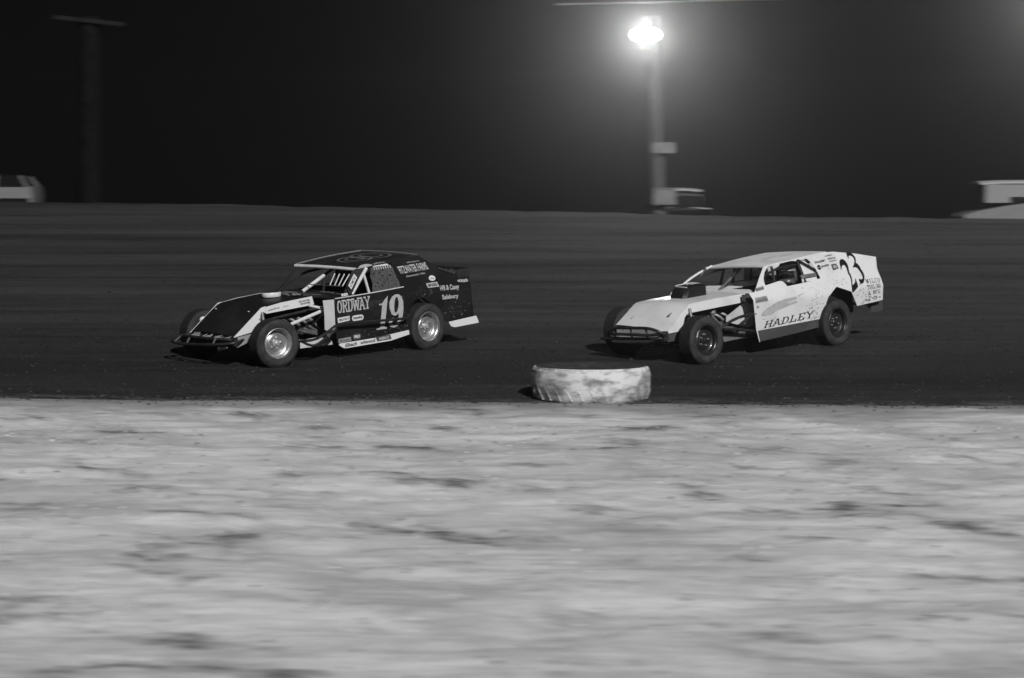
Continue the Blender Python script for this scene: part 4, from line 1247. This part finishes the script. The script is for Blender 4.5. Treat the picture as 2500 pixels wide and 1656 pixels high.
# ================================================================== the white car, number 23
def build_car23():
    mat = CAR23
    root = tag(empty('race_car', mat=mat), 'scuffed white dirt race car with a black 23 on its tail, trailing behind', 'race car', 'race cars on the dirt track')
    common_chassis(root, dict(mat=mat, cage_top=1.10, fx=1.22, rx=-1.60, seat_y=.355, wheel_x=-.70))
    def zc(x): return .74 + .07 * max(-1.57, min(0, x - .15))
    def yf(x, z):
        if z >= .84: return .74 - (z - .84) * .33
        c = zc(x)
        if z >= c: return .802 - .062 * (z - c) / (.84 - c)
        return .802 - .085 * (c - z)
    wp = M['white23']
    # --- nose, hood
    secs = [(1.655, .48, .500), (1.52, .485, .585), (1.36, .49, .688), (1.24, .495, .765), (1.17, .50, .795), (1.08, .50, .806), (.80, .505, .815), (.40, .515, .818), (.02, .53, .815)]
    rows = []
    for x, h, z in secs:
        tl = .045 * max(0, (x - 1.1) / .55) + .008
        rows.append([(x + .02 * v * max(0, (x - 1.1) / .55), v * h, z + .025 * (1 - v * v) - tl * v) for v in lin(-1, 1, 11)])
    MB().sheet(rows, .006).build('hood', wp, root)
    near = [(1.680, .448), (1.50, .449), (1.341, .449), (1.315, .51), (1.294, .571), (1.27, .625), (1.235, .66), (1.18, .676), (.6, .688), (.011, .698), (.018, .818), (.6, .818), (1.10, .806), (1.175, .792)]
    for sg in (1, -1):
        MB().plate(near, lambda x, z: (x, sg * (.492 + .035 * max(0, (1.2 - x) / 1.2)), z + (0 if sg > 0 else .045 * max(0, (x - 1.1) / .55))), (0, 1, 0)).build('hood_side_panel', wp, root)
        MB().plate([(1.66, .44), (1.345, .445), (1.38, .33), (1.64, .33)], lambda x, z: (x, sg * .478, z), (0, 1, 0)).build('lower_nose_panel', M['skirt_dark'], root)
    # grille panel with scuffed print behind the bumper
    gr = MB().sheet([[(1.662 - .03 * (.5 - z) / .12, v * .46, z + (-.03 * v if z > .4 else 0)) for v in lin(-1, 1, 9)] for z in (.505, .44, .375)], .004).build('grille_panel', M['white19'], root)
    for i, (a, b) in enumerate(((-.36, -.20), (-.10, .10))):
        put_flat('grille_print', smudges(4, 60 + i, slant=.3, hmin=.2), [(1.663, a, .475), (1.663, b, .468), (1.667, b, .490), (1.667, a, .50)], M['vinyl_grey'], gr, off=.006, nrm=(1, 0, 0))
    MB().sheet([[(1.63, v * .47, z) for v in lin(-1, 1, 3)] for z in (.374, .30)], .004).box((1.35, 0, .30), (.56, .86, .006)).build('nose_underpan', M['dark'], root)
    MB().sheet([[(1.70 - .02 * abs(v), v * .50 - .03, z) for v in lin(-1, 1, 7)] for z in (.362, .315)], .012).build('bumper_bash_plate', M['skirt_dark'], root)
    for x, y in ((1.50, -.30), (1.42, .33)):
        MB().lathe([(0, .014), (.013, .012), (.022, 0)], 10, Matrix.Translation((x, y, .622 if x > 1.45 else .665)) @ Matrix.Rotation(pi / 2, 4, 'X')).tube([(x, y, .63 if x > 1.45 else .672), (x - .05, y + .01, .66 if x > 1.45 else .70)], .008, 6).build('hood_pin', M['tube_grey'], root)
    # --- black air scoop
    def ring(x0, x1, y, z, k=.05):
        return [(x1, -y + k, z), (x1 - k, -y, z), (x0 + k, -y, z), (x0, -y + k, z), (x0, y - k, z), (x0 + k, y, z), (x1 - k, y, z), (x1, y - k, z)]
    R = [ring(.385, .88, .160, .815), ring(.375, .87, .160, .86), ring(.37, .82, .156, .945), ring(.365, .77, .152, .985), ring(.39, .73, .13, 1.002)]
    sc = MB()
    n = 8
    sc.add([q for r_ in R for q in r_], [(i * n + k, i * n + (k + 1) % n, (i + 1) * n + (k + 1) % n, (i + 1) * n + k) for i in range(len(R) - 1) for k in range(n)])
    sc.add(R[-1], [tuple(range(n))])
    so = sc.build('air_scoop', M['vinyl_black'], root)
    ed = MB().tube([(.79, .13, .985), (.772, -.11, .995), (.71, -.142, 1.002), (.52, -.138, 1.007), (.39, -.12, 1.004), (.36, .0, .995)], .008, 6, 1)
    ed.build('scoop_edge', M['vinyl_white'], so)
    # --- cowl, dash, interior deck
    rows = [[(x, v * h, z + .012 * (1 - v * v)) for v in lin(-1, 1, 9)] for x, h, z in ((.022, .53, .818), (-.02, .735, .822), (-.14, .735, .826), (-.25, .735, .830))]
    MB().sheet(rows, .005).build('cowl', M['white_matt'], root)
    MB().sheet([[(x, y, .832 + .01 * (1 - ((y + .38) / .36) ** 2)) for y in lin(-.735, -.06, 6)] for x in (-.252, -.5, -.8, -1.1, -1.49)], .005).build('interior_deck', M['white_matt'], root)
    MB().plate([(-.06, .55), (.72, .55), (.72, .828), (-.06, .828)], lambda y, z: (-.245, y, z), (1, 0, 0)).build('dash', M['dark'], root)
    MB().plate([(-.70, .3), (.70, .3), (.72, .825), (-.72, .825)], lambda y, z: (-1.50, y, z), (1, 0, 0)).build('rear_bulkhead', wp, root)
    inn = lambda d: (lambda x, z: (x, yf(x, max(z, .84)) - d, z))
    MB().plate([(-1.13, .85), (-1.14, 1.13), (-1.19, 1.155), (-1.25, 1.15), (-1.31, 1.09), (-1.405, .93), (-1.405, .85)], inn(.062), (0, 1, 0)).build('sun_catching_panel', wp, root)  # added white plate, placed to catch sun in place of the lit far side
    MB().plate([(-1.05, .905), (-1.05, .955), (-1.39, .955), (-1.395, .905)], inn(.040), (0, 1, 0), .008).build('cockpit_bar', M['grey_panel'], root)
    tubes('cage_post', root, M['tube_black'], [[(-1.095, .585, 1.16), (-1.135, .675, .84)], [(-1.09, .59, 1.168), (-1.40, .655, .985)]], .022)
    tubes('cage_brace', root, M['tube_black'], [[(-.50, .60, 1.14), (-.545, .62, .84)], [(-.40, -.56, 1.12), (-.10, -.62, .83)], [(-.85, -.58, 1.15), (-.78, -.64, .83)], [(-1.08, -.58, 1.15), (-1.06, -.64, .83)]], .02)
    tubes('belt_post', root, M['tube_white'], [[(-1.09, .66, .905), (-1.09, .67, .845)]], .018)
    tubes('centre_bar', root, M['tube_grey'], [[(-.132, -.1, .83), (-.42, -.1, .985)]], .020)
    tubes('centre_brace', root, M['tube_black'], [[(-.42, -.1, .985), (-.66, -.10, 1.125)]], .027)
    tubes('windshield_post', root, wp, [[(.345, -.515, .835), (.24, -.535, .895), (.12, -.55, .945), (-.14, -.57, 1.04), (-.56, -.585, 1.138)]], .017, 1)
    # --- roof
    def roof_p(s_, v):
        x = (-.50 + .065 * v) * (1 - s_) + (-1.755 + .03 * v) * s_
        z = (1.140 + .012 * v) * (1 - s_) + (1.206 + .012 * v) * s_ + .012 * (1 - v * v) + .012 * sin(pi * s_)
        return (x, v * .60, z)
    MB().sheet([[roof_p(s_, v) for v in lin(-1, 1, 11)] for s_ in lin(0, 1, 9)], .012).build('roof', M['white_matt'], root)
    MB().tube([tuple(Vector(roof_p(0, v)) + Vector((.006, 0, -.012))) for v in lin(-1, 1, 9)], .020, 10).build('roof_front_lip', wp, root)
    for pts in ([(.18, .35), (.30, .30), (.42, .26)], [(.34, .02), (.50, .10), (.60, .16)], [(.55, .30), (.66, .33), (.75, .40)], [(.14, .55), (.20, .62), (.26, .70)]):
        vs = []
        for k, (a, b) in enumerate(pts):
            w_ = (.006, .016, .004)[k]
            vs += [Vector(roof_p(a, b - w_ * 1.5)) + Vector((0, 0, .009)), Vector(roof_p(a, b + w_ * 1.5)) + Vector((0, 0, .009))]
        MB().add(vs, [(0, 1, 3, 2), (2, 3, 5, 4)]).build('roof_scuff', M['vinyl_grey'], root, fix=False)
    # --- greenhouse sides with the window opening, then doors and quarters
    house = [(.058, .838), (-.14, 1.03), (-.282, 1.158), (-.329, 1.168), (-.60, 1.184), (-1.0, 1.203), (-1.589, 1.226), (-1.873, 1.206), (-2.348, 1.127), (-2.775, 1.034), (-2.725, .90), (-2.715, .838), (-2.1, .838), (-1.42, .838), (-.8, .838)]
    window = [(-.208, .905), (-.203, .945), (-.217, 1.006), (-.274, 1.082), (-.345, 1.135), (-.41, 1.158), (-1.012, 1.182), (-1.20, 1.180), (-1.255, 1.168), (-1.304, 1.124), (-1.377, 1.001), (-1.412, .872), (-1.079, .850), (-.659, .842), (-.636, .876), (-.60, .912), (-.56, .928), (-.514, .932)]
    MB().plate(house, lambda x, z: (x, yf(x, max(z, .84)), z), (0, 1, 0), .004, [window]).build('cab_side_panel', wp, root)
    far = [(-.45, 1.164), (-.50, 1.176), (-1.0, 1.203), (-1.589, 1.226)] + house[7:14] + [(-1.412, .872), (-1.377, 1.001), (-1.304, 1.124), (-1.255, 1.165), (-1.0, 1.178)]
    MB().plate(far, lambda x, z: (x, -yf(x, max(z, .84)), z - (.045 if z > 1.1 else .02 if z > .95 else 0)), (0, 1, 0), .004).build('cab_side_panel', wp, root)
    dlo = pw([(.135, .296), (-1.38, .297)]); dhi = pw([(.135, .84), (-1.38, .84)])
    qlo = pw([(-1.382, .30), (-1.386, .40), (-1.43, .51), (-1.479, .596), (-1.59, .66), (-1.701, .716), (-1.85, .662), (-2.007, .607), (-2.07, .50), (-2.138, .383), (-2.82, .402)])
    qhi = pw([(-1.38, .84), (-2.82, .84)])
    qx = sorted([-1.382, -1.386, -1.405, -1.43, -1.455, -1.479, -1.53, -1.59, -1.65, -1.701, -1.77, -1.85, -1.93, -2.007, -2.04, -2.07, -2.10, -2.138, -2.3, -2.5, -2.7, -2.82])[::-1]
    def xm(x, z):
        if x > -2.5: return x
        xr = pw([(.40, -2.735), (.60, -2.745), (.733, -2.735), (.84, -2.715)])(z)
        return x + (xr + 2.82) * (-2.5 - x) / .32
    fm = lambda x, z: x + (.055 * (z - .55) if x > .1 else 0)
    for sg in (1, -1):
        side_panel(MB(), [.105, .02] + lin(-.1, -1.38, 14), dlo, dhi, yf, sg, 12, breaks=(zc,), xmap=lambda x, z: x + .075 * (z - .3) / .54 * max(0, (x + .1) / .205)).build('door_panel', wp, root)
        side_panel(MB(), qx, qlo, qhi, yf, sg, 10, xmap=xm, breaks=(zc,)).build('quarter_panel', wp, root)
        MB().plate([(.088, .30), (.049, .137), (-.6, .152), (-1.503, .186), (-1.396, .30)], lambda x, z: (x, sg * (.760 - .05 * (.3 - z)), z), (0, 1, 0)).build('side_skirt', M['skirt_dark'], root)
        MB().plate([(.108, .298), (.062, .130), (.052, .137), (.085, .298)], lambda x, z: (x, sg * .772, z), (0, 1, 0)).build('skirt_edge', wp, root)
    MB().sheet([[(x, v * .66, .90) for v in lin(-1, 1, 5)] for x in (-1.51, -2.1, -2.74)], .004).build('rear_deck', wp, root)
    MB().sheet([[(-2.69 - .02 * (.9 - z), v * .72, z) for v in lin(-1, 1, 5)] for z in (.95, .7, .45)], .004).build('tail_panel', wp, root)
    MB().plate([(-2.62, .36), (-2.86, .37), (-2.87, .24), (-2.80, .225), (-2.58, .235)], lambda x, z: (x, .66, z), (0, 1, 0), .02).build('mud_flap', M['skirt_dark'], root)
    tubes('rear_bumper', root, M['tube_black'], [[(-2.6, -.62, .32), (-2.88, -.58, .32), (-2.88, .58, .32), (-2.6, .62, .32)], [(-2.6, -.62, .44), (-2.86, -.58, .44), (-2.86, .58, .44), (-2.6, .62, .44)]], .022, 1)
    # headrest guard on the door top is part of the opening; small mirror-black box between hood and door
    MB().plate([(.148, .812), (-.0, .806), (-.021, .651), (.047, .666), (.147, .728)], lambda x, z: (x, .60, z), (0, 1, 0), .05).build('side_duct', M['skirt_dark'], root)
    MB().plate([(.422, .535), (.023, .690), (-.2, .70), (-.2, .328), (.069, .357), (.429, .465)], lambda x, z: (x, .50, z), (0, 1, 0)).build('engine_side_panel', M['white_dirty'], root)
    MB().plate([(.601, .314), (.101, .236), (.094, .205), (.571, .198)], lambda x, z: (x, .56, z), (0, 1, 0)).build('belly_pan', M['grey_panel'], root)
    MB().lathe([(0, .04), (.045, .03), (.05, -.01), (.03, -.03), (.018, -.10), (0, -.10)], 16, Matrix.Translation((.59, .40, .62)) @ Matrix.Rotation(pi / 2, 4, 'X')).build('breather_cap', M['steel_bright'], root)
    # --- bars
    for sg in (1, -1):
        nb = [[(.95, .68, .42), (.81, .76, .447), (.53, .76, .524), (.263, .76, .547), (.10, .77, .54)], [(.457, .76, .417), (.30, .76, .48), (.20, .76, .535)], [(.72, .70, .40), (.433, .70, .362), (.05, .70, .285), (-.2, .70, .24)]]
        if sg < 0: nb = [mirror(q) for q in nb]
        tubes('nerf_bar', root, M['tube_black'], nb, .021, 1)
    tubes('front_bumper', root, M['tube_black'], [
        [(1.60, -.44, .39), (1.76, -.52, .40), (1.83, -.46, .46), (1.86, -.40, .520), (1.865, -.258, .547), (1.87, .006, .548), (1.865, .33, .552), (1.84, .46, .520), (1.78, .53, .47), (1.70, .50, .42)],
        [(1.62, -.52, .36), (1.72, -.70, .37), (1.82, -.58, .385), (1.82, -.125, .392), (1.82, .221, .394), (1.78, .454, .396), (1.66, .47, .40)],
        [(1.80, -.44, .455), (1.86, -.326, .457), (1.86, -.012, .457), (1.855, .297, .445), (1.80, .49, .462)]], .022, 2, 10)
    for a, b in (((1.86, -.324, .535), (1.815, -.338, .386)), ((1.868, .012, .540), (1.822, -.009, .393)), ((1.862, .295, .545), (1.812, .274, .399))):
        tubes('bumper_upright', root, M['tube_grey'], [[a, b]], .016)
    MB().box((1.70, .475, .42), (.09, .09, .13)).build('bumper_mount', M['dark'], root)
    # --- lettering and marks on the near side
    y2 = yf
    put_flat('door_lettering', slab('HADLEY', .19, .11, .19, 1.17, .12, widths={'H': 1.05}), [(-.045, 0, .317), (-1.150, 0, .338), (-1.170, 0, .437), (-.085, 0, .412)], M['vinyl_black'], root, y2)
    TWO = [(-1.833, 1.071), (-1.853, 1.091), (-1.895, 1.092), (-1.946, 1.07), (-1.99, 1.023), (-2.015, .974), (-2.022, .928), (-2.03, .889), (-2.062, .847), (-2.081, .799), (-2.088, .744), (-2.09, .683), (-2.132, .701), (-2.169, .735), (-2.17, .781), (-2.184, .741), (-2.199, .709), (-2.219, .664), (-2.09, .589), (-2.081, .623), (-2.078, .707), (-2.073, .777), (-2.049, .833), (-2.012, .883), (-1.998, .923), (-1.984, .962), (-1.951, 1.0), (-1.911, 1.02), (-1.874, 1.005), (-1.862, .976), (-1.852, .943), (-1.849, .993), (-1.835, 1.032)]
    THREE = [(-1.996, 1.172), (-2.03, 1.174), (-2.089, 1.163), (-2.146, 1.132), (-2.184, 1.093), (-2.198, 1.054), (-2.19, 1.005), (-2.228, .993), (-2.273, .953), (-2.304, .904), (-2.348, .853), (-2.373, .804), (-2.371, .75), (-2.351, .707), (-2.313, .694), (-2.278, .706), (-2.258, .748), (-2.259, .763), (-2.289, .751), (-2.325, .748), (-2.345, .769), (-2.342, .8), (-2.311, .849), (-2.267, .9), (-2.223, .94), (-2.176, .956), (-2.127, .954), (-2.161, .989), (-2.178, 1.033), (-2.17, 1.072), (-2.143, 1.105), (-2.097, 1.13), (-2.05, 1.14), (-2.03, 1.125), (-2.042, 1.087), (-2.018, 1.127)]
    # the figures lie on the canted tail: carry the traced outline out to the sheet it is stuck on
    def shift(P): return [(x - (.75 - yf(x, z)) * 1.22, z - (.75 - yf(x, z)) * .14) for x, z in P]
    poly_on_side('number_decal', [shift(TWO)], M['vinyl_black'], root, y2, .008, .006)
    poly_on_side('number_decal', [shift(THREE)], M['vinyl_black'], root, y2, .008, .006)
    S = lambda c: [(a, 0, b) for a, b in c]
    put_flat('tail_lettering', slab('WILCO', .17, .11, .20, 1.2), S([(-2.375, .682), (-2.695, .668), (-2.695, .736), (-2.368, .748)]), M['vinyl_black'], root, y2)
    put_flat('tail_lettering', slab('TOOLING', .18, .11, .20, 1.22), S([(-2.380, .595), (-2.685, .589), (-2.686, .653), (-2.375, .661)]), M['vinyl_black'], root, y2)
    put_flat('tail_lettering', slab('& MFG', .18, .12, .20, 1.2), S([(-2.395, .510), (-2.67, .508), (-2.67, .568), (-2.39, .570)]), M['vinyl_dgrey'], root, y2)
    put_flat('sail_lettering', sans('Hoosier', .03, .3), S([(-1.40, 1.080), (-1.64, 1.094), (-1.63, 1.134), (-1.37, 1.122)]), M['vinyl_dgrey'], root, y2)
    sticker(root, S([(-1.41, .990), (-1.495, .988), (-1.491, 1.058), (-1.415, 1.062)]), M['vinyl_black'], M['vinyl_smear'], None, y2, geo=RECT, shape=disc_geo(), pad=(.05, .44))
    put_flat('sail_lettering', smudges(7, 91, slant=.3, hmin=.7), S([(-1.51, 1.010), (-1.685, 1.016), (-1.68, 1.056), (-1.50, 1.046)]), M['vinyl_dgrey'], root, y2)
    for k, c in enumerate(([(-1.659, 1.150), (-1.815, 1.152), (-1.806, 1.182), (-1.645, 1.178)], [(-1.70, 1.106), (-1.875, 1.102), (-1.861, 1.137), (-1.687, 1.134)], [(-1.722, 1.069), (-1.877, 1.071), (-1.868, 1.097), (-1.713, 1.097)])):
        put_flat('sail_lettering', smudges(9, 92 + k, slant=.1, hmin=.75), S(c), M['vinyl_grey'], root, y2)
    sticker(root, S([(-1.732, .948), (-1.87, .964), (-1.846, 1.036), (-1.73, 1.038)]), M['vinyl_dgrey'], M['vinyl_smear'], None, y2, geo=smudges(3, 97, slant=.1, hmin=.8), pad=(.2, .2))
    poly_on_side('paint_smear', [[(.012, .506), (-.058, .485), (-.223, .495), (-.429, .553), (-.565, .62), (-.752, .646), (-.983, .721), (-.737, .684), (-.497, .676), (-.349, .658), (-.199, .617), (-.048, .564)]], M['vinyl_smear'], root, y2, .005)
    poly_on_side('paint_smear', [[(-.375, .54), (-.598, .575), (-.80, .60), (-.751, .622), (-.586, .615), (-.455, .60)]], M['vinyl_smear'], root, y2, .0075)
    sticker(root, S([(.03, .846), (-.154, .856), (-.155, .905), (.02, .893)]), M['vinyl_grey'], M['vinyl_dgrey'], None, y2, geo=smudges(6, 101, slant=.3))
    sticker(root, S([(.125, .692), (-.147, .692), (-.140, .768), (.122, .766)]), M['vinyl_grey'], M['vinyl_dgrey'], None, y2, geo=smudges(5, 102, slant=.1))
    put_flat('door_lettering', smudges(3, 103, slant=.1), S([(.105, .616), (.050, .612), (.044, .659), (.100, .660)]), M['vinyl_grey'], root, y2)
    lim = (-2.69, .08, lambda x: (dlo(x) if x > -1.38 else qlo(x)) + .012)
    spatter(root, yf, [(-1.12, .42, .10, .10, 130, .012), (-1.24, .62, .08, .08, 60, .010), (-.5, .33, .35, .03, 90, .012)], M['mud'], 5, lim)
    spatter(root, yf, [(-2.45, .45, .14, .025, 90, .022), (-2.3, .60, .10, .08, 50, .014), (-1.75, .78, .12, .04, 40, .010), (-2.2, .9, .2, .1, 30, .007)], M['mud'], 6, lim)
    spatter(root, yf, [(-.2, .40, .12, .06, 22, .010), (-.75, .76, .3, .04, 26, .008), (-1.8, 1.0, .3, .08, 16, .006)], M['mud_wet'], 7, lim)
    # --- wheels
    wheel(root, mat, 1.268, .765, -3, 'black'); wheel(root, mat, 1.16, -.765, -3, 'black')
    wheel(root, mat, -1.60, .732, 1, 'black'); wheel(root, mat, -1.60, -.732, 1, 'black')
    driver(mat, 'helmeted driver seen through the open side window of the white number 23 car', -1.105, .405, .145)

build_car19()
build_car23()
